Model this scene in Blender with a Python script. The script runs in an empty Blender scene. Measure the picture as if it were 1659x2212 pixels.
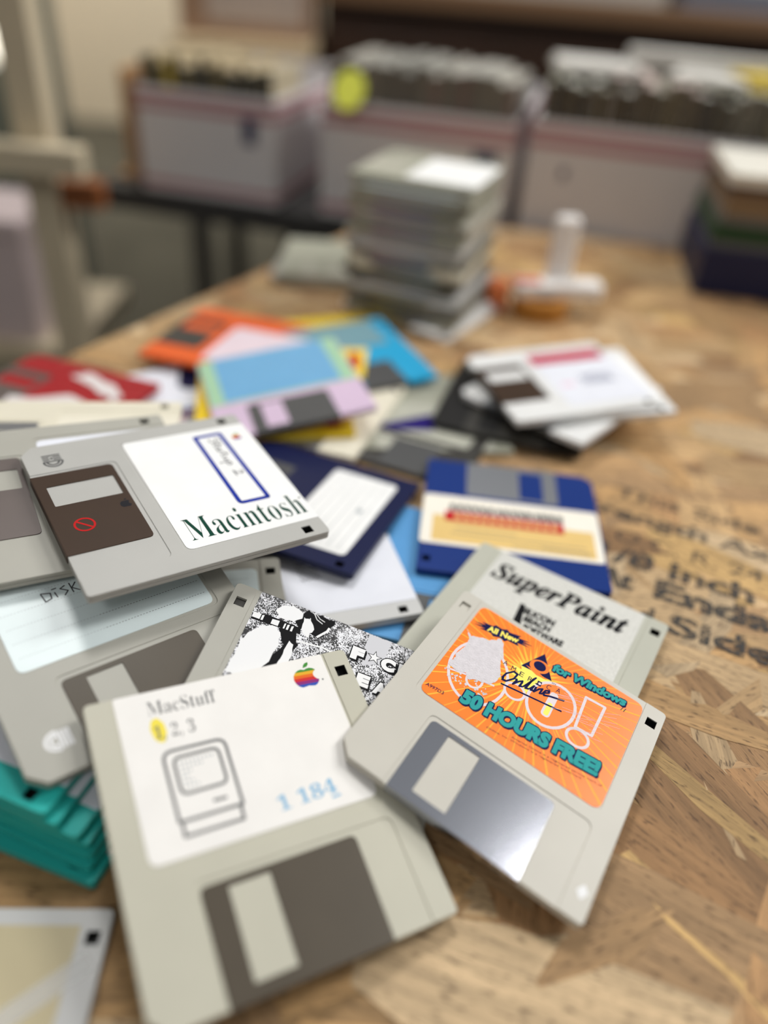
import bpy, bmesh, math, random
import numpy as np
from mathutils import Vector, Matrix
from mathutils.geometry import tessellate_polygon

# ------------------------------------------------------------------ camera, world, lights, exposure
SC = bpy.context.scene
COL = SC.collection
U = 0.001            # all sizes below are millimetres
TZ = 0.75            # height of the table top above the floor (m)
RX, RY, RZ = (0.99657679, 0.08267228, 0.0), (0.04940077, -0.59550391, 0.80183206), (0.06628928, -0.79908722, -0.59754945)
cam_d = bpy.data.cameras.new('camera')
cam_d.sensor_fit = 'VERTICAL'; cam_d.sensor_height = 36.0; cam_d.sensor_width = 27.0
cam_d.lens = 36.0 * 1662 / 2212
cam_d.clip_start = 0.01; cam_d.clip_end = 30
cam_d.dof.use_dof = True; cam_d.dof.focus_distance = 0.284; cam_d.dof.aperture_fstop = 2.2
cam = bpy.data.objects.new('camera', cam_d); COL.objects.link(cam)
cm = Matrix.Identity(4)
for i, r in enumerate((RX, RY, RZ)):
    cm[i][0], cm[i][1], cm[i][2] = r[0], -r[1], -r[2]
cm.translation = (0, 0, TZ + 0.237)
cam.matrix_world = cm
SC.camera = cam
SC.view_settings.view_transform = 'Standard'; SC.view_settings.look = 'None'
SC.view_settings.gamma = 1.0; SC.view_settings.use_curve_mapping = False
SC.view_settings.exposure = -0.28

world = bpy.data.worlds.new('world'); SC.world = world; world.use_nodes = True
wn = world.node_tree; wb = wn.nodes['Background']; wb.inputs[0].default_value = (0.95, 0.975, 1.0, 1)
# world light dimmed on the viewer's side, standing in for the viewer's shade
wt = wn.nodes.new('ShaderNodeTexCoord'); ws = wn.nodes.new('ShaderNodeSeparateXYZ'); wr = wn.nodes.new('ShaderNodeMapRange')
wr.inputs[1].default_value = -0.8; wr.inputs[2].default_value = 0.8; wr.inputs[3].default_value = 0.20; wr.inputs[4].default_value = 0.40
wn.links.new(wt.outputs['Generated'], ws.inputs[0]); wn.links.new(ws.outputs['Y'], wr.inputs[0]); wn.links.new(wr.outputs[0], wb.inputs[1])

def area(name, loc, size, sizey, power, col=(1.0, 0.985, 0.962), target=(0.0, 0.25, TZ)):
    l = bpy.data.lights.new(name, 'AREA'); l.shape = 'RECTANGLE'; l.size = size; l.size_y = sizey
    l.energy = power; l.color = col
    o = bpy.data.objects.new(name, l); COL.objects.link(o); o.location = loc
    o.rotation_euler = (Vector(target) - Vector(loc)).to_track_quat('-Z', 'Y').to_euler()
    return o
# two fluorescent ceiling panels: one behind the table to the right, one straight behind
area('ceiling_or_fill_lamp', (1.33, 0.66, TZ + 1.6), 0.45, 0.5, 18)
area('ceiling_or_fill_lamp', (-0.15, 1.15, TZ + 1.85), 0.42, 0.42, 21)
area('ceiling_or_fill_lamp', (1.9, 1.3, TZ + 1.5), 0.6, 0.6, 28, target=(0.0, 1.0, TZ))  # added fill for the leftmost carton's side, no seen source
area('ceiling_or_fill_lamp', (-0.3, -1.5, TZ + 2.1), 0.6, 0.6, 13, target=(0.0, 0.9, TZ))  # unseen fill added behind the viewer to lift the carton fronts
area('ceiling_or_fill_lamp', (-1.3, 3.6, TZ + 2.0), 0.8, 0.8, 60, target=(-1.6, 5.0, TZ - 0.2))  # added to brighten the back wall, no visible fitting

# ------------------------------------------------------------------ helpers
random.seed(7)
def lin(c):
    return tuple((v / 255 / 12.92) if v / 255 <= 0.04045 else ((v / 255 + 0.055) / 1.055) ** 2.4 for v in c) + (1.0,)

_M = {}
def mat(name, rgb, rough=0.5, metal=0.0, spec=0.5, bump=0.0, bscale=900.0, var=0.0, vscale=60.0, emit=0.0, alpha=1.0):
    if name in _M: return _M[name]
    m = bpy.data.materials.new(name); m.use_nodes = True
    nt = m.node_tree; p = nt.nodes['Principled BSDF']
    p.inputs['Base Color'].default_value = lin(rgb)
    p.inputs['Roughness'].default_value = rough; p.inputs['Metallic'].default_value = metal
    p.inputs['Specular IOR Level'].default_value = spec
    if alpha < 1: p.inputs['Alpha'].default_value = alpha
    if emit:
        p.inputs['Emission Color'].default_value = lin(rgb); p.inputs['Emission Strength'].default_value = emit
    if bump or var:
        tc = nt.nodes.new('ShaderNodeTexCoord')
        if bump:
            n = nt.nodes.new('ShaderNodeTexNoise'); n.inputs['Scale'].default_value = bscale; n.inputs['Detail'].default_value = 3
            b = nt.nodes.new('ShaderNodeBump'); b.inputs['Strength'].default_value = bump; b.inputs['Distance'].default_value = 0.0003
            nt.links.new(tc.outputs['Object'], n.inputs['Vector']); nt.links.new(n.outputs['Fac'], b.inputs['Height'])
            nt.links.new(b.outputs['Normal'], p.inputs['Normal'])
        if var:
            n = nt.nodes.new('ShaderNodeTexNoise'); n.inputs['Scale'].default_value = vscale; n.inputs['Detail'].default_value = 5
            r = nt.nodes.new('ShaderNodeMapRange'); r.inputs[3].default_value = 1 - var; r.inputs[4].default_value = 1 + var
            r.inputs[1].default_value = 0.3; r.inputs[2].default_value = 0.7
            mx = nt.nodes.new('ShaderNodeMix'); mx.data_type = 'RGBA'; mx.blend_type = 'MULTIPLY'; mx.inputs[0].default_value = 1
            mx.inputs[6].default_value = lin(rgb)
            nt.links.new(tc.outputs['Object'], n.inputs['Vector']); nt.links.new(n.outputs['Fac'], r.inputs[0])
            nt.links.new(r.outputs[0], mx.inputs[7]); nt.links.new(mx.outputs[2], p.inputs['Base Color'])
    _M[name] = m
    return m

def plastic(name, rgb, rough=0.42): return mat(name, rgb, rough, 0, 0.28, bump=0.12, bscale=2500, var=0.03, vscale=40)
def paper(name, rgb, rough=0.55): return mat(name, rgb, rough, 0, 0.35, bump=0.05, bscale=1500, var=0.025, vscale=80)
def ink(name, rgb, rough=0.6): return mat(name, rgb, rough, 0, 0.08)

class MB:
    """collects millimetre geometry, builds ONE mesh object"""
    def __init__(s): s.v = []; s.f = []; s.mi = []; s.mats = []
    def m(s, material):
        if material not in s.mats: s.mats.append(material)
        return s.mats.index(material)
    def add(s, vs, fs, material):
        o = len(s.v); k = s.m(material); s.v += [tuple(p) for p in vs]
        for f in fs: s.f.append(tuple(i + o for i in f)); s.mi.append(k)
    def cap(s, loops, z, material, up=True):
        pts = [p for l in loops for p in l]
        tris = tessellate_polygon([[Vector((p[0], p[1], 0)) for p in l] for l in loops])
        fs = []
        for t in tris:
            a, b, c = (pts[i] for i in t)
            cr = (b[0]-a[0])*(c[1]-a[1]) - (b[1]-a[1])*(c[0]-a[0])
            if abs(cr) < 1e-9: continue
            fs.append(t if (cr > 0) == up else t[::-1])
        s.add([(p[0], p[1], z) for p in pts], fs, material)
    def wall(s, loop, z0, z1, material, flip=False, loop2=None):
        n = len(loop); l2 = loop2 or loop
        vs = [(p[0], p[1], z0) for p in loop] + [(p[0], p[1], z1) for p in l2]
        fs = [(i, (i+1) % n, n+(i+1) % n, n+i) for i in range(n)]
        s.add(vs, [f[::-1] for f in fs] if flip else fs, material)
    def prism(s, outer, z0, z1, material, holes=(), bev=0.0, bottom=True):
        if area2(outer) < 0: outer = outer[::-1]
        top = outer
        if bev:
            top = inset(outer, bev); s.wall(outer, z0, z1-bev, material); s.wall(outer, z1-bev, z1, material, loop2=top)
        else: s.wall(outer, z0, z1, material)
        s.cap([top] + list(holes), z1, material)
        if bottom: s.cap([outer] + list(holes), z0, material, up=False)
        for h in holes: s.wall(h if area2(h) > 0 else h[::-1], z0, z1, material, flip=True)
    def plug(s, h, z): s.wall(h if area2(h) > 0 else h[::-1], 0.0, z, M_BLACK, flip=True); s.cap([inset(h, -0.05)], 0.25, M_BLACK)  # hole walls and floor coloured black in place of shade
    def box(s, x0, x1, y0, y1, z0, z1, material, bev=0.0):
        s.prism([(x0, y0), (x1, y0), (x1, y1), (x0, y1)], z0, z1, material, bev=bev)
    def stroke(s, pts, w, z, material, closed=False, xf=None, w2=None, cap=True):
        n = len(pts); m = n if closed else n - 1
        for i in range(m):
            a, b = pts[i], pts[(i+1) % n]
            d = (b[0]-a[0], b[1]-a[1]); L = math.hypot(*d)
            if L < 1e-9: continue
            wa = w if w2 is None else w + (w2-w)*i/m
            nx, ny = -d[1]/L*wa/2, d[0]/L*wa/2
            q = [(a[0]+nx, a[1]+ny), (a[0]-nx, a[1]-ny), (b[0]-nx, b[1]-ny), (b[0]+nx, b[1]+ny)]
            s.poly(q, z + 0.004*(i % 3), material, xf)
            if cap and w > 0.25:
                c = b if (closed or i < m-1) else None
                for c in ([c] if c else []):
                    s.poly([(c[0]+wa/2*math.cos(t*math.pi/4), c[1]+wa/2*math.sin(t*math.pi/4)) for t in range(8)], z + 0.014 + 0.003*(i % 2), material, xf)
    def poly(s, pts, z, material, xf=None):
        p = [xf(*a) for a in pts] if xf else pts
        s.cap([p], z, material)
    def loops(s, loops, z, material, xf=None, bold=0.0):
        P = [[xf(*a) for a in l] for l in loops] if xf else loops
        c = bpy.data.curves.new('word', 'CURVE'); c.dimensions = '2D'; c.fill_mode = 'BOTH'; c.offset = bold
        for l in P:
            sp = c.splines.new('POLY'); sp.points.add(len(l)-1); sp.use_cyclic_u = True
            for k, p in enumerate(l): sp.points[k].co = (p[0], p[1], 0, 1)
        o = bpy.data.objects.new('word', c); COL.objects.link(o); bpy.context.view_layer.update()
        me = bpy.data.meshes.new_from_object(o.evaluated_get(bpy.context.evaluated_depsgraph_get()))
        vs = [(v.co.x, v.co.y, z) for v in me.vertices]; fs = [tuple(p.vertices) for p in me.polygons]
        bpy.data.objects.remove(o); bpy.data.curves.remove(c); bpy.data.meshes.remove(me)
        s.add(vs, [f if area2([vs[i] for i in f]) > 0 else f[::-1] for f in fs], material)
    def build(s, name, parent=None, smooth=False, loc=None):
        me = bpy.data.meshes.new(name)
        me.from_pydata([(x*U, y*U, z*U) for x, y, z in s.v], [], s.f)
        for m_ in s.mats: me.materials.append(m_)
        me.polygons.foreach_set('material_index', s.mi)
        if smooth: me.polygons.foreach_set('use_smooth', [True]*len(s.f))
        me.update()
        o = bpy.data.objects.new(name, me); COL.objects.link(o)
        if parent: o.parent = parent
        if loc: o.location = loc
        return o

def area2(p): return sum(p[i-1][0]*p[i][1] - p[i][0]*p[i-1][1] for i in range(len(p)))
def inset(p, d):
    n = len(p); out = []
    for i in range(n):
        a, b, c = p[i-1], p[i], p[(i+1) % n]
        e1 = Vector((b[0]-a[0], b[1]-a[1])); e2 = Vector((c[0]-b[0], c[1]-b[1]))
        n1 = Vector((-e1.y, e1.x)).normalized(); n2 = Vector((-e2.y, e2.x)).normalized()
        m_ = n1 + n2
        k = d / max(0.3, (1 + n1.dot(n2)) / 1.0) if m_.length > 1e-6 else 0
        out.append((b[0]+m_.x*k, b[1]+m_.y*k))
    return out
def rpoly(pts, rad, n=5):
    """polygon with rounded corners (rad: one radius or a list)"""
    N = len(pts); R = rad if isinstance(rad, (list, tuple)) else [rad]*N; out = []
    for i in range(N):
        a, b, c = (Vector(pts[i-1]), Vector(pts[i]), Vector(pts[(i+1) % N])); r = R[i]
        if r <= 0: out.append(tuple(b)); continue
        u = (a-b).normalized(); w = (c-b).normalized(); ang = u.angle(w)
        t = min(r/math.tan(ang/2), (a-b).length*0.49, (c-b).length*0.49)
        p0 = b+u*t; p1 = b+w*t
        for k in range(n+1):
            s = k/n; out.append(tuple(p0*(1-s)**2 + b*2*s*(1-s) + p1*s*s))
    return out
def rect(x0, x1, y0, y1, r=0, n=5): return rpoly([(x0, y0), (x1, y0), (x1, y1), (x0, y1)], r, n)
def ellipse(cx, cy, rx, ry, rot=0, n=28):
    c, s = math.cos(rot), math.sin(rot)
    return [(cx+rx*math.cos(t)*c-ry*math.sin(t)*s, cy+rx*math.cos(t)*s+ry*math.sin(t)*c) for t in (2*math.pi*i/n for i in range(n))]
def frame2(ox, oy, deg, sx=1, sy=1, shear=0):
    c, s = math.cos(math.radians(deg)), math.sin(math.radians(deg))
    return lambda u, v: (ox + (u*sx+v*shear)*c - v*sy*s, oy + (u*sx+v*shear)*s + v*sy*c)

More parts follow.
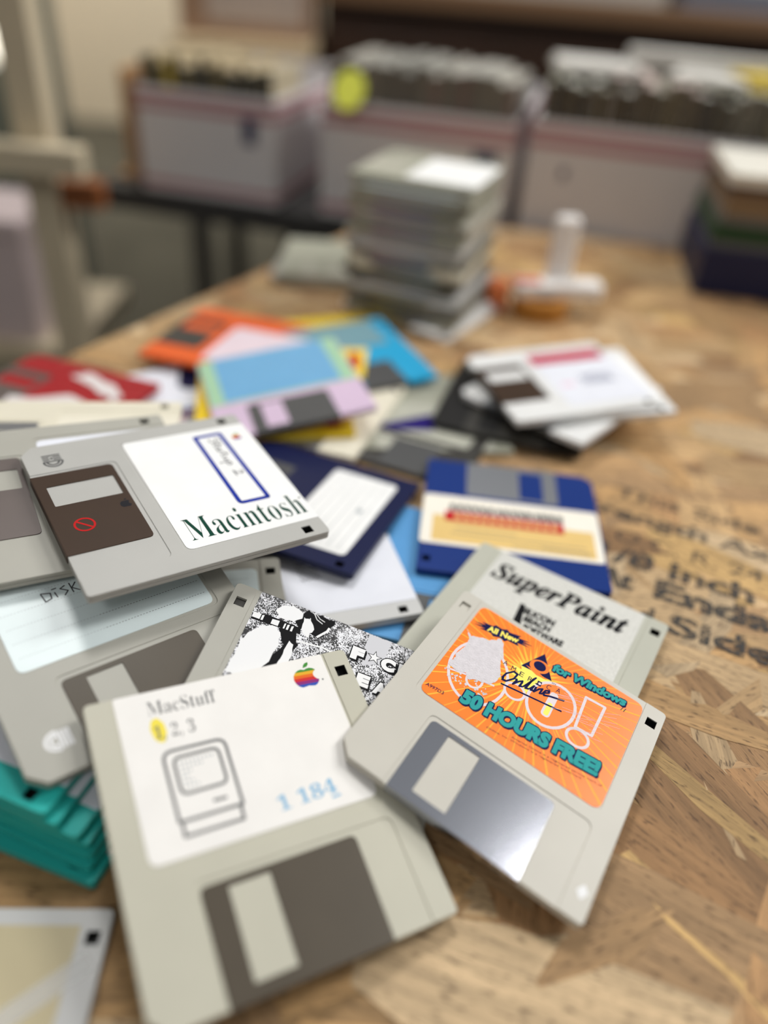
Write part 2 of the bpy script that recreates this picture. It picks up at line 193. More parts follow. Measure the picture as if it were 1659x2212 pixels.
GLYPHS = {"Macintosh":[[14,0,14,17,30,19,43,22,53,26,61,32,67,39,72,50,75,79,71,416,64,426,53,432,15,439,15,455,185,455,317,142,449,455,617,455,617,439,602,437,580,429,573,423,567,416,563,405,560,378,571,31,576,26,617,17,617,0,396,0,396,17,443,32,450,44,455,83,455,399,288,0,270,0,105,389,105,80,106,62,109,48,113,37,120,30,128,24,139,20,169,17,169,0],[889,-10,866,-7,850,1,839,15,834,35,810,16,785,2,758,-6,729,-9,698,-4,685,3,674,11,665,22,659,34,655,48,654,63,657,84,665,104,678,121,697,136,722,150,753,164,790,177,833,190,833,241,830,266,826,275,821,282,814,288,805,292,794,295,782,296,763,294,749,290,741,283,738,274,752,250,755,243,757,231,754,215,750,208,744,202,737,197,721,191,693,194,685,198,679,203,670,218,667,236,668,248,671,259,676,269,683,278,692,287,715,302,729,308,760,316,777,318,829,317,857,312,880,304,897,292,910,277,919,259,925,236,927,210,930,37,938,34,950,38,954,42,963,28,946,11,928,-1,909,-8],[785,34,796,35,833,63,833,169,798,157,772,139,757,114,752,84,754,62,760,46,771,37],[1134,-10,1115,-9,1097,-5,1080,2,1064,11,1050,22,1037,35,1025,51,1015,68,1002,106,998,128,997,150,1002,196,1009,217,1018,237,1029,255,1042,271,1057,285,1074,297,1092,307,1131,318,1152,319,1175,318,1196,314,1213,307,1228,298,1240,287,1248,275,1254,261,1255,236,1249,221,1244,215,1238,210,1214,204,1197,207,1184,216,1176,230,1174,251,1174,282,1168,290,1159,295,1147,297,1122,290,1104,269,1094,235,1090,187,1092,153,1096,123,1104,97,1115,76,1128,60,1144,48,1162,41,1182,38,1200,40,1217,47,1233,57,1249,72,1263,60,1236,30,1205,8,1171,-6],[1372,362,1362,363,1352,366,1344,370,1336,376,1325,393,1322,412,1325,432,1336,449,1352,460,1372,463,1392,460,1408,449,1419,432,1422,423,1422,402,1419,393,1408,376,1400,370,1382,363],[1289,0,1289,16,1299,17,1317,26,1320,30,1324,56,1324,252,1318,285,1309,291,1301,293,1291,293,1292,310,1420,310,1423,31,1426,26,1430,22,1435,19,1451,16,1451,0],[1488,0,1488,16,1510,22,1518,31,1520,37,1522,56,1522,253,1515,284,1511,288,1505,291,1488,294,1488,310,1617,310,1617,267,1637,290,1660,306,1685,315,1713,318,1751,312,1778,292,1794,258,1800,212,1800,46,1804,31,1807,26,1811,22,1816,19,1833,16,1833,0,1672,0,1672,16,1689,19,1697,26,1703,38,1704,56,1695,264,1689,268,1672,271,1657,269,1643,262,1629,251,1617,235,1617,56,1621,31,1624,26,1628,22,1633,19,1649,16,1649,0],[1974,-9,1955,-8,1939,-4,1926,2,1916,10,1908,22,1903,36,1900,52,1899,71,1899,279,1870,279,1870,300,1890,318,1924,353,1972,412,1979,424,1995,424,1995,310,2058,310,2058,279,1995,279,1997,57,2003,46,2018,40,2029,42,2039,49,2048,60,2056,75,2073,66,2055,33,2032,9,2005,-5],[2247,-10,2226,-9,2205,-5,2187,2,2169,11,2153,23,2139,37,2116,70,2108,89,2102,110,2097,154,2102,199,2108,219,2116,239,2139,272,2153,286,2169,297,2186,306,2205,313,2225,317,2246,318,2268,317,2288,313,2306,307,2324,298,2340,286,2354,273,2366,257,2376,240,2385,221,2391,200,2396,154,2391,108,2385,88,2366,51,2354,36,2340,22,2324,11,2307,2,2288,-5,2268,-9],[2247,11,2260,13,2271,18,2280,27,2287,39,2293,56,2295,227,2291,253,2286,271,2279,283,2270,292,2260,297,2247,299,2234,297,2222,292,2213,283,2207,271,2202,253,2198,227,2195,154,2207,39,2214,27,2223,18,2234,13],[2566,-10,2552,-9,2537,-6,2520,-1,2502,6,2488,9,2481,8,2475,4,2470,-1,2466,-9,2451,-9,2451,105,2468,105,2474,85,2481,68,2491,52,2502,39,2514,28,2527,21,2541,16,2555,15,2586,21,2600,33,2604,40,2607,58,2605,72,2598,84,2587,95,2571,105,2505,139,2491,148,2479,158,2469,169,2456,193,2453,206,2452,220,2454,241,2459,259,2468,276,2480,291,2495,303,2513,312,2533,317,2556,319,2581,316,2628,305,2638,308,2645,319,2659,319,2659,222,2643,222,2637,239,2630,254,2621,266,2611,277,2601,285,2589,291,2577,295,2554,296,2545,294,2531,286,2526,280,2520,252,2522,244,2530,232,2622,181,2636,172,2647,162,2656,151,2663,140,2668,127,2671,112,2672,95,2670,72,2665,51,2656,33,2643,18,2627,6,2609,-3,2589,-8],[2721,0,2721,16,2738,19,2744,22,2748,26,2754,37,2756,56,2756,399,2752,424,2749,429,2739,437,2722,440,2722,455,2851,455,2851,267,2871,289,2894,305,2919,315,2946,318,2984,312,3012,292,3028,258,3034,212,3037,31,3040,26,3044,22,3050,19,3066,16,3066,0,2905,0,2905,16,2910,16,2922,19,2931,26,2936,38,2938,56,2932,258,2928,264,2923,268,2906,271,2891,269,2876,262,2863,251,2851,235,2851,46,2854,31,2857,26,2861,22,2883,16,2883,0]],"MacStuff":[[14,0,14,17,30,19,43,22,53,26,61,32,67,39,72,50,75,79,71,416,64,426,53,432,15,439,15,455,185,455,317,142,449,455,617,455,617,439,602,437,580,429,573,423,567,416,563,405,560,378,571,31,576,26,617,17,617,0,396,0,396,17,443,32,450,44,455,83,455,399,288,0,270,0,105,389,105,80,106,62,109,48,113,37,120,30,128,24,139,20,169,17,169,0],[889,-10,866,-7,850,1,839,15,834,35,810,16,785,2,758,-6,729,-9,698,-4,685,3,674,11,665,22,659,34,655,48,654,63,657,84,665,104,678,121,697,136,722,150,753,164,790,177,833,190,833,241,830,266,826,275,821,282,814,288,805,292,794,295,782,296,763,294,749,290,741,283,738,274,752,250,755,243,757,231,754,215,750,208,744,202,737,197,721,191,693,194,685,198,679,203,670,218,667,236,668,248,671,259,676,269,683,278,692,287,715,302,729,308,760,316,777,318,829,317,857,312,880,304,897,292,910,277,919,259,925,236,927,210,930,37,938,34,950,38,954,42,963,28,946,11,928,-1,909,-8],[785,34,796,35,833,63,833,169,798,157,772,139,757,114,752,84,754,62,760,46,771,37],[1134,-10,1115,-9,1097,-5,1080,2,1064,11,1050,22,1037,35,1025,51,1015,68,1002,106,998,128,997,150,1002,196,1009,217,1018,237,1029,255,1042,271,1057,285,1074,297,1092,307,1131,318,1152,319,1175,318,1196,314,1213,307,1228,298,1240,287,1248,275,1254,261,1255,236,1249,221,1244,215,1238,210,1214,204,1197,207,1184,216,1176,230,1174,251,1174,282,1168,290,1159,295,1147,297,1122,290,1104,269,1094,235,1090,187,1092,153,1096,123,1104,97,1115,76,1128,60,1144,48,1162,41,1182,38,1200,40,1217,47,1233,57,1249,72,1263,60,1236,30,1205,8,1171,-6],[1314,-11,1314,158,1334,158,1343,124,1354,94,1367,70,1383,50,1400,34,1421,24,1443,17,1468,15,1486,16,1502,20,1516,27,1528,36,1538,47,1545,60,1549,74,1550,89,1547,110,1537,129,1520,146,1496,160,1407,205,1383,221,1364,236,1348,253,1336,270,1328,289,1323,309,1321,332,1322,352,1325,370,1338,403,1348,417,1359,429,1372,440,1402,457,1419,462,1437,465,1501,461,1571,445,1579,446,1585,450,1589,457,1592,466,1610,466,1610,319,1594,319,1582,354,1565,385,1555,398,1544,410,1532,420,1519,429,1506,436,1493,441,1479,444,1465,445,1435,440,1422,434,1411,426,1402,417,1396,406,1392,394,1391,380,1392,368,1395,356,1408,336,1430,319,1525,273,1589,233,1616,200,1625,176,1631,133,1626,93,1619,75,1610,58,1599,43,1585,29,1570,18,1552,8,1532,0,1511,-6,1488,-9,1463,-10,1430,-8,1365,11,1340,7,1332,-11],[1785,-9,1766,-8,1751,-4,1737,2,1727,10,1720,22,1714,36,1711,52,1710,71,1710,279,1682,279,1682,300,1774,398,1790,424,1806,424,1806,310,1869,310,1869,279,1806,279,1814,46,1829,40,1841,42,1851,49,1860,60,1868,75,1884,66,1866,33,1844,9,1817,-5],[2021,-10,1999,-8,1981,-3,1966,5,1955,17,1946,32,1940,51,1937,72,1936,97,1936,248,1932,276,1925,287,1919,291,1901,294,1901,310,2032,310,2032,66,2034,58,2041,46,2046,41,2059,36,2081,37,2095,43,2107,53,2118,66,2118,260,2114,277,2111,283,2106,288,2099,291,2079,294,2079,310,2214,310,2215,51,2221,39,2226,35,2250,30,2250,13,2221,11,2189,7,2155,0,2118,-10,2118,40,2109,29,2099,19,2076,3,2063,-3,2049,-7],[2279,0,2279,16,2308,24,2313,31,2317,277,2281,277,2281,310,2317,310,2317,353,2319,378,2325,400,2335,419,2349,436,2367,448,2388,457,2412,463,2439,465,2459,464,2476,460,2491,454,2504,446,2515,436,2522,425,2526,413,2528,400,2527,389,2525,381,2521,373,2516,367,2504,358,2489,355,2460,365,2455,370,2449,391,2451,405,2462,433,2461,437,2458,441,2452,443,2435,442,2428,440,2422,436,2418,430,2412,390,2412,310,2468,310,2468,277,2412,277,2412,65,2415,40,2418,32,2422,26,2429,21,2438,18,2464,16,2464,0],[2493,0,2493,16,2508,18,2531,73,2531,277,2494,277,2494,310,2531,310,2531,353,2533,378,2539,400,2549,419,2563,436,2580,448,2601,457,2625,463,2652,465,2672,464,2690,460,2705,454,2718,446,2728,436,2736,425,2740,413,2741,389,2739,381,2735,373,2730,367,2717,358,2702,355,2679,361,2669,370,2663,398,2667,413,2676,433,2675,437,2671,441,2666,443,2641,440,2635,436,2626,310,2682,310,2682,277,2626,277,2626,65,2628,40,2636,26,2642,21,2651,18,2678,16,2678,0]],"1,2,3":[[65,0,65,36,128,36,146,45,152,58,154,79,154,416,130,388,108,365,98,357,77,347,67,346,52,349,46,353,40,359,31,375,28,396,50,402,179,482,254,482,254,69,258,53,265,42,271,38,279,36,343,36,343,0],[403,-87,437,78,500,78,504,71,500,52,447,-87],[754,0,754,69,873,191,890,210,917,245,936,277,948,307,956,354,953,405,948,417,942,427,935,435,926,441,915,444,904,445,888,443,875,438,864,429,856,416,850,400,846,380,843,356,842,329,824,330,808,333,793,338,780,344,770,353,762,365,758,379,756,396,757,407,760,419,765,430,773,441,793,459,822,474,839,479,859,483,904,486,939,484,970,479,997,469,1018,456,1036,440,1048,421,1055,399,1058,375,1056,352,1031,294,1011,267,817,74,974,74,993,77,1002,81,1009,86,1016,93,1022,101,1030,120,1035,141,1075,141,1071,0],[1133,-87,1167,78,1230,78,1234,71,1230,52,1177,-87],[1623,-7,1577,-4,1558,0,1541,5,1526,11,1513,18,1503,26,1494,35,1487,44,1480,64,1479,74,1480,86,1483,96,1488,105,1496,113,1505,119,1515,123,1536,126,1537,106,1542,89,1549,74,1559,62,1571,52,1585,46,1601,42,1619,40,1640,42,1660,49,1668,54,1684,69,1690,79,1695,91,1701,139,1699,157,1694,174,1686,189,1674,202,1659,213,1642,221,1621,225,1597,227,1555,227,1555,269,1620,270,1638,275,1652,284,1664,296,1673,311,1680,327,1684,346,1685,367,1684,385,1681,400,1677,413,1671,424,1663,434,1653,440,1642,444,1629,445,1618,444,1608,441,1600,437,1593,430,1582,413,1576,391,1572,341,1552,342,1535,345,1520,349,1507,356,1497,364,1490,374,1486,387,1484,401,1487,418,1494,434,1505,448,1522,461,1543,472,1568,480,1598,485,1633,486,1667,484,1697,479,1723,470,1746,458,1764,442,1777,423,1785,401,1788,377,1786,355,1780,335,1771,317,1758,301,1743,287,1706,264,1685,256,1753,231,1765,222,1776,212,1786,201,1794,188,1800,174,1805,138,1804,119,1801,101,1796,84,1781,56,1772,44,1761,34,1721,10,1674,-3]],"1 184":[[65,0,65,36,128,36,146,45,152,58,154,79,154,416,130,388,108,365,98,357,77,347,67,346,52,349,46,353,40,359,31,375,28,396,50,402,179,482,254,482,254,69,258,53,265,42,271,38,279,36,343,36,343,0],[615,0,615,36,678,36,696,45,702,58,704,79,704,416,680,388,658,365,648,357,627,347,617,346,602,349,596,353,590,359,581,375,578,396,600,402,729,482,804,482,804,69,808,53,815,42,821,38,829,36,893,36,893,0],[1109,-7,1082,-6,1036,3,1017,11,1000,20,985,31,973,44,963,57,955,72,950,88,947,105,946,122,947,143,952,162,961,178,973,193,987,206,1004,219,1023,231,1044,242,1009,267,994,281,973,311,966,327,962,345,961,364,962,380,969,409,984,437,995,449,1025,469,1043,476,1065,482,1089,485,1117,486,1150,484,1179,478,1204,468,1224,453,1240,435,1251,415,1258,393,1260,369,1258,350,1254,333,1246,318,1235,305,1222,293,1207,282,1169,260,1197,245,1221,230,1240,215,1255,199,1266,183,1274,166,1279,147,1281,127,1278,97,1269,71,1255,48,1235,29,1210,13,1181,2,1147,-5],[1128,283,1140,290,1150,298,1158,307,1173,340,1175,354,1174,389,1160,423,1154,430,1140,441,1123,447,1100,446,1088,442,1079,435,1071,426,1064,414,1059,402,1056,372,1057,356,1060,341,1066,329,1075,318,1097,300],[1112,32,1128,33,1143,37,1156,45,1167,55,1176,68,1182,82,1186,98,1187,116,1186,131,1182,146,1174,159,1164,170,1151,181,1113,204,1089,216,1078,208,1068,199,1059,189,1051,178,1045,166,1040,152,1037,137,1036,120,1041,84,1048,69,1057,56,1068,45,1081,38,1096,33],[1422,0,1422,36,1452,36,1471,40,1480,44,1487,50,1492,58,1495,70,1496,84,1496,125,1310,125,1310,166,1500,480,1594,480,1594,169,1664,169,1664,125,1594,125,1594,84,1595,70,1598,58,1603,50,1610,44,1618,40,1638,36,1657,36,1657,0],[1357,169,1496,169,1497,351,1500,416,1490,394,1450,322,1447,319]],"SuperPaint":[[154,-11,134,-10,111,-6,58,10,38,14,24,9,20,6,9,-7,-9,-7,26,144,45,144,47,110,51,84,60,63,71,45,85,31,102,21,122,15,145,13,167,16,196,31,211,47,217,56,225,76,228,97,213,143,199,161,142,214,117,238,98,258,71,354,74,371,80,387,88,401,98,415,109,427,137,446,153,453,171,459,189,462,208,463,248,458,296,445,312,442,320,443,335,452,342,461,360,461,328,322,308,322,303,378,298,390,284,411,276,419,257,432,247,436,224,439,210,438,197,434,185,428,174,419,165,408,158,396,154,383,153,368,156,349,160,340,172,322,219,274,257,240,271,225,283,210,293,195,301,179,307,162,312,126,309,95,301,69,288,45,270,25,248,9,221,-2,189,-9],[415,-9,393,-6,377,3,367,19,413,237,415,254,413,262,408,268,400,271,388,273,381,273,381,289,514,310,445,47,448,43,452,40,457,40,475,44,494,58,514,81,535,113,556,153,574,197,591,247,604,301,684,301,619,57,622,48,630,44,634,44,661,70,675,91,690,81,676,60,649,26,636,13,624,3,611,-4,597,-8,574,-9,557,-2,550,4,541,19,538,40,550,103,533,76,516,53,483,18,467,6,450,-3,433,-8],[647,-139,647,-121,670,-117,675,-114,683,-106,689,-95,774,228,778,253,776,263,773,267,742,273,742,290,811,300,870,310,850,242,876,271,902,293,928,305,954,310,969,308,983,304,994,297,1005,288,1013,276,1019,261,1024,224,1023,204,1020,184,1015,163,1008,143,999,122,978,85,965,67,951,50,937,36,922,23,906,11,890,2,873,-4,857,-8,840,-9,816,-6,805,-1,794,6,774,-69,770,-97,773,-109,776,-113,785,-118,812,-122,812,-139],[828,15,836,16,845,19,853,24,891,71,916,125,933,179,940,224,938,240,932,252,913,262,889,254,867,232,847,195,829,142,808,65,804,44,805,28,810,20,817,16],[1143,-9,1122,-8,1103,-2,1086,6,1072,19,1060,34,1052,53,1047,74,1045,98,1046,116,1049,135,1054,153,1061,172,1070,190,1092,224,1105,240,1119,255,1149,280,1182,299,1198,305,1232,310,1248,309,1275,300,1285,293,1294,284,1300,273,1304,261,1305,248,1302,228,1294,209,1281,191,1262,174,1238,158,1209,144,1174,133,1134,124,1130,88,1133,66,1137,57,1143,50,1158,39,1167,36,1178,36,1196,39,1215,51,1233,69,1251,95,1270,83,1244,43,1214,14,1180,-4],[1140,146,1170,156,1208,180,1218,190,1235,212,1246,236,1248,272,1243,280,1236,286,1216,285,1205,278,1193,267,1181,252,1169,232,1158,207,1149,179],[1311,0,1375,262,1370,268,1361,271,1343,273,1342,289,1476,310,1439,189,1496,280,1535,308,1547,310,1564,307,1575,298,1582,284,1584,265,1584,254,1582,245,1574,230,1562,221,1554,218,1536,219,1527,223,1519,229,1511,238,1505,241,1494,237,1482,225,1468,204,1452,175,1412,75,1391,0],[1552,0,1552,15,1586,20,1598,28,1621,71,1704,387,1706,404,1700,422,1695,426,1659,435,1659,451,1845,451,1911,444,1958,424,1986,392,1995,346,1994,328,1989,310,1982,294,1972,278,1959,263,1944,251,1927,240,1909,231,1886,224,1857,219,1822,216,1757,215,1721,82,1715,47,1718,33,1721,28,1726,24,1741,18,1762,15,1762,0],[1811,240,1833,246,1853,256,1869,271,1881,289,1890,310,1895,335,1897,363,1894,391,1882,412,1864,424,1837,428,1815,421,1809,410,1764,239],[2048,-9,2032,-7,2019,-3,2006,4,1996,14,1987,26,1981,40,1977,56,1976,73,1979,109,1997,166,2038,236,2051,251,2079,276,2100,291,2121,301,2141,308,2160,310,2178,307,2193,299,2203,285,2209,265,2220,303,2291,303,2225,44,2229,41,2233,40,2242,43,2253,52,2266,67,2279,87,2294,78,2269,40,2243,13,2217,-3,2191,-9,2173,-6,2160,2,2152,15,2150,34,2151,52,2156,75,2144,55,2119,24,2106,12,2092,3,2078,-4],[2087,41,2095,42,2110,49,2126,64,2147,95,2171,147,2190,215,2193,248,2191,262,2186,272,2178,279,2167,281,2159,280,2143,271,2135,264,2096,205,2064,115,2060,81,2061,63,2067,51,2075,43],[2462,371,2453,372,2430,384,2421,398,2418,416,2421,433,2425,441,2430,447,2437,453,2445,457,2462,460,2479,457,2486,453,2499,441,2506,425,2506,407,2503,398,2499,391,2493,384,2471,372],[2379,-8,2359,-5,2351,-1,2344,5,2338,12,2334,21,2375,211,2381,237,2383,254,2382,262,2377,268,2368,271,2350,273,2349,289,2419,299,2480,310,2417,76,2414,55,2415,49,2420,43,2425,42,2434,45,2445,54,2458,69,2472,90,2486,81,2460,42,2434,14,2407,-3],[2737,-9,2718,-6,2704,3,2695,19,2692,41,2694,59,2721,153,2749,253,2747,257,2743,260,2737,261,2719,256,2701,243,2681,221,2661,190,2613,83,2590,0,2510,0,2575,262,2569,268,2561,271,2543,273,2541,289,2676,310,2641,193,2659,221,2677,245,2694,265,2711,281,2728,294,2745,303,2762,308,2780,310,2802,306,2818,297,2828,281,2831,259,2815,186,2773,57,2774,51,2779,44,2784,43,2794,46,2829,90,2844,80,2816,41,2790,13,2778,3,2765,-4,2751,-8],[2912,-9,2892,-6,2878,3,2869,18,2866,39,2867,52,2871,70,2927,273,2895,273,2895,297,2929,312,2961,334,2990,363,3016,398,3044,398,3015,300,3069,300,3061,273,3008,273,2958,103,2952,77,2949,56,2951,45,2955,42,2959,41,2968,44,2980,54,2994,71,3010,95,3026,85,2998,44,2970,14,2956,4,2942,-3,2927,-8]]}
def glyph_loops(key, w, h):
    """outline loops of a serif word, fitted to w x h with its lower left at 0,0"""
    L = [[(l[i], l[i+1]) for i in range(0, len(l), 2)] for l in GLYPHS[key]]
    xs = [p[0] for l in L for p in l]; ys = [p[1] for l in L for p in l]
    x0, y0 = min(xs), min(ys); sx = w/(max(xs)-x0); sy = h/(max(ys)-y0)
    return [[((p[0]-x0)*sx, (p[1]-y0)*sy) for p in l] for l in L]

_T = {}
def sans(text, bold=0.0):
    """triangles of a word in the built-in typeface, as 2D points normalised to its bounding box"""
    k = (text, bold)
    if k not in _T:
        c = bpy.data.curves.new('word', 'FONT'); c.body = text; c.offset = bold; c.resolution_u = 4
        o = bpy.data.objects.new('word', c); COL.objects.link(o)
        bpy.context.view_layer.update()
        dg = bpy.context.evaluated_depsgraph_get()
        me = bpy.data.meshes.new_from_object(o.evaluated_get(dg))
        vs = [(v.co.x, v.co.y) for v in me.vertices]; fs = [tuple(p.vertices) for p in me.polygons]
        bpy.data.objects.remove(o); bpy.data.curves.remove(c); bpy.data.meshes.remove(me)
        x0 = min(v[0] for v in vs); x1 = max(v[0] for v in vs); y0 = min(v[1] for v in vs); y1 = max(v[1] for v in vs)
        _T[k] = ([((v[0]-x0)/(x1-x0), (v[1]-y0)/(y1-y0)) for v in vs], fs)
    return _T[k]
def put_sans(mb, text, w, h, z, material, xf, bold=0.0):
    vs, fs = sans(text, bold)
    P = [xf(u*w, v*h) for u, v in vs]
    mb.add([(p[0], p[1], z) for p in P], [f if area2([P[i] for i in f]) > 0 else f[::-1] for f in fs], material)

def tag(o, label, cat, group=None, kind=None):
    o['label'] = label; o['category'] = cat
    if group: o['group'] = group
    if kind: o['kind'] = kind
    return o
def empty(name, x, y, z, R=None, scale=1):
    o = bpy.data.objects.new(name, None); COL.objects.link(o); o.empty_display_size = 0.01
    M = R.to_4x4() if R else Matrix.Identity(4)
    M.translation = (x*U, y*U, TZ + z*U); o.matrix_world = M
    return o
def structure(mb, name):
    o = mb.build(name, loc=(0, 0, TZ)); o['kind'] = 'structure'; return o

# ------------------------------------------------------------------ the floppy disks
def pose(q):
    x, y, z, yaw, tx, ty = q
    Rz = Matrix.Rotation(yaw, 3, 'Z'); th = math.hypot(tx, ty)
    R = (Matrix.Rotation(th, 3, Vector((tx, ty, 0))) @ Rz) if th > 1e-9 else Rz
    p = Vector((x, y, z)) - R @ Vector((0, 0, 3.3))
    return p, R
OUT = rpoly([(-40, -47), (45, -47), (45, 47), (-45, 47), (-45, -42)], [1.2, 1.6, 2, 2, 1.2])
def sq(cx, cy, a=2.0): return [(cx-a, cy-a), (cx+a, cy-a), (cx+a, cy+a), (cx-a, cy+a)]
HL, HR = sq(-40.8, 38.8), sq(40.8, 38.8)
SKIN = rpoly([(-40, -47), (-26.4, -47), (-26.4, -14.2), (36.4, -14.2), (36.4, -47), (45, -47), (45, 47), (36.6, 47), (36.6, -9.4), (-36.8, -9.4), (-36.8, 47), (-45, 47), (-45, -42)],
             [1.2, 0, 2.5, 3, 0, 1.6, 2, 0.3, 3, 3, 0.3, 2, 1.2])
M_BLACK = plastic('black plastic', (24, 23, 22), 0.5)
_SH = {}
def shell_mesh(material, full_top=False, hd=True):
    k = (material.name, full_top, hd)
    if k not in _SH:
        b = MB(); H = [HL, HR] if hd else [HR]
        b.prism(OUT, 0.12, 1.5, material, H); b.prism(inset(OUT, -0.0), 0, 0.12, material, H)
        b.prism(inset(OUT, 0.3), 1.5, 1.75, material, H, bottom=False)
        b.prism(OUT, 1.75, 3.0, material, H)
        if full_top: b.prism(OUT, 3.0, 3.3, material, H, bev=0.25, bottom=False)
        else: b.prism(SKIN, 3.0, 3.3, material, H, bev=0.14, bottom=False)
        for h_ in H: b.plug(inset(h_, 0.05), 2.9 if h_ is HR else 1.6)
        o = b.build('shell'); _SH[k] = o.data; bpy.data.objects.remove(o)
    return _SH[k]
_SU = {}
def shutter_mesh(material):
    if material.name not in _SU:
        b = MB(); w = [(-17.3, -43.4), (-4.8, -43.4), (-4.8, -18.0), (-17.3, -18.0)]
        b.prism(rpoly([(-25, -47.2), (23.3, -47.2), (23.3, -16), (-25, -16)], [0, 0, 2.2, 2.2]), 3.04, 3.32, material, [rpoly(w, 0.5, 3)], bev=0.08)
        b.box(-25, 23.3, -47.35, -47.02, 0.0, 3.25, material)
        o = b.build('shutter'); _SU[material.name] = o.data; bpy.data.objects.remove(o)
    return _SU[material.name]
def child(name, data, parent):
    o = bpy.data.objects.new(name, data); COL.objects.link(o); o.parent = parent; return o

def floppy(q, body, shutter, label, group, tab=None, lab=None, lab_mat=None, lab_r=(3, 3, 1, 1), full_top=False, z0=3.0, hd=False):
    p, R = pose(q)
    t = empty('floppy_disk', p.x, p.y, p.z, R)
    tag(t, label, 'floppy disk', group)
    child('shell', shell_mesh(body, full_top, hd), t)
    if shutter: child('shutter', shutter_mesh(shutter), t)
    if hd: b = MB(); b.box(-42.6, -39.0, 36.9, 40.7, 0.6, 2.3 if tab else 1.2, tab or M_BLACK); b.build('write_protect_tab', t)
    L = None
    if lab:
        b = MB(); b.prism(rpoly([(lab[0], lab[2]), (lab[1], lab[2]), (lab[1], lab[3]), (lab[0], lab[3])], list(lab_r)), z0, z0+0.2, lab_mat, bottom=False)
        L = b.build('label', t)
    return t, L
LZ = 3.2             # upper face of a label

BEIGE = plastic('beige plastic', (197, 193, 182)); GREY = plastic('cool grey plastic', (178, 177, 172))
GREYG = plastic('green grey plastic', (184, 184, 170)); CREAMP = plastic('yellowed plastic', (190, 187, 170))
GREYW = plastic('warm grey plastic', (170, 168, 158)); GREYL = plastic('light grey plastic', (198, 198, 196))
NAVY = plastic('navy plastic', (14, 22, 64), 0.35); BLUE = plastic('royal blue plastic', (8, 46, 118), 0.35)
SKYB = plastic('mid blue plastic', (88, 152, 205), 0.4); TEAL = plastic('teal plastic', (44, 176, 168), 0.3)
WHITEP = plastic('white plastic', (226, 226, 224)); REDP = plastic('red plastic', (160, 26, 34), 0.4); ORANGEP = plastic('orange plastic', (222, 92, 28), 0.4)
YELLOWP = plastic('yellow plastic', (232, 198, 34), 0.4); CYANP = plastic('cyan plastic', (40, 160, 205), 0.4); LILAC = plastic('lilac plastic', (214, 190, 214), 0.45)
CHARC = plastic('charcoal plastic', (58, 56, 52), 0.45); IVORY = plastic('ivory plastic', (226, 220, 200)); STONE = plastic('stone grey plastic', (160, 160, 144))
BROWNM = mat('brown painted metal', (58, 41, 28), 0.45, 0, 0.2, bump=0.03, bscale=600, var=0.06, vscale=50)
OLIVEM = mat('dark olive metal', (80, 72, 60), 0.42, 0.0, 0.25, var=0.05, vscale=50)
TAUPEM = mat('taupe metal', (98, 88, 84), 0.38, 0.2, 0.5, var=0.08, vscale=40)
STEEL = mat('brushed steel', (184, 186, 194), 0.17, 1.0, 0.5, bump=0.03, bscale=700)
DSTEEL = mat('dull steel', (150, 152, 156), 0.4, 0.9, 0.5)
PALEM = mat('pale painted metal', (176, 174, 160), 0.4)
CHARCM = mat('charcoal metal', (84, 84, 84), 0.4, 0.3, 0.5)  # own dark grey of the metal shutters

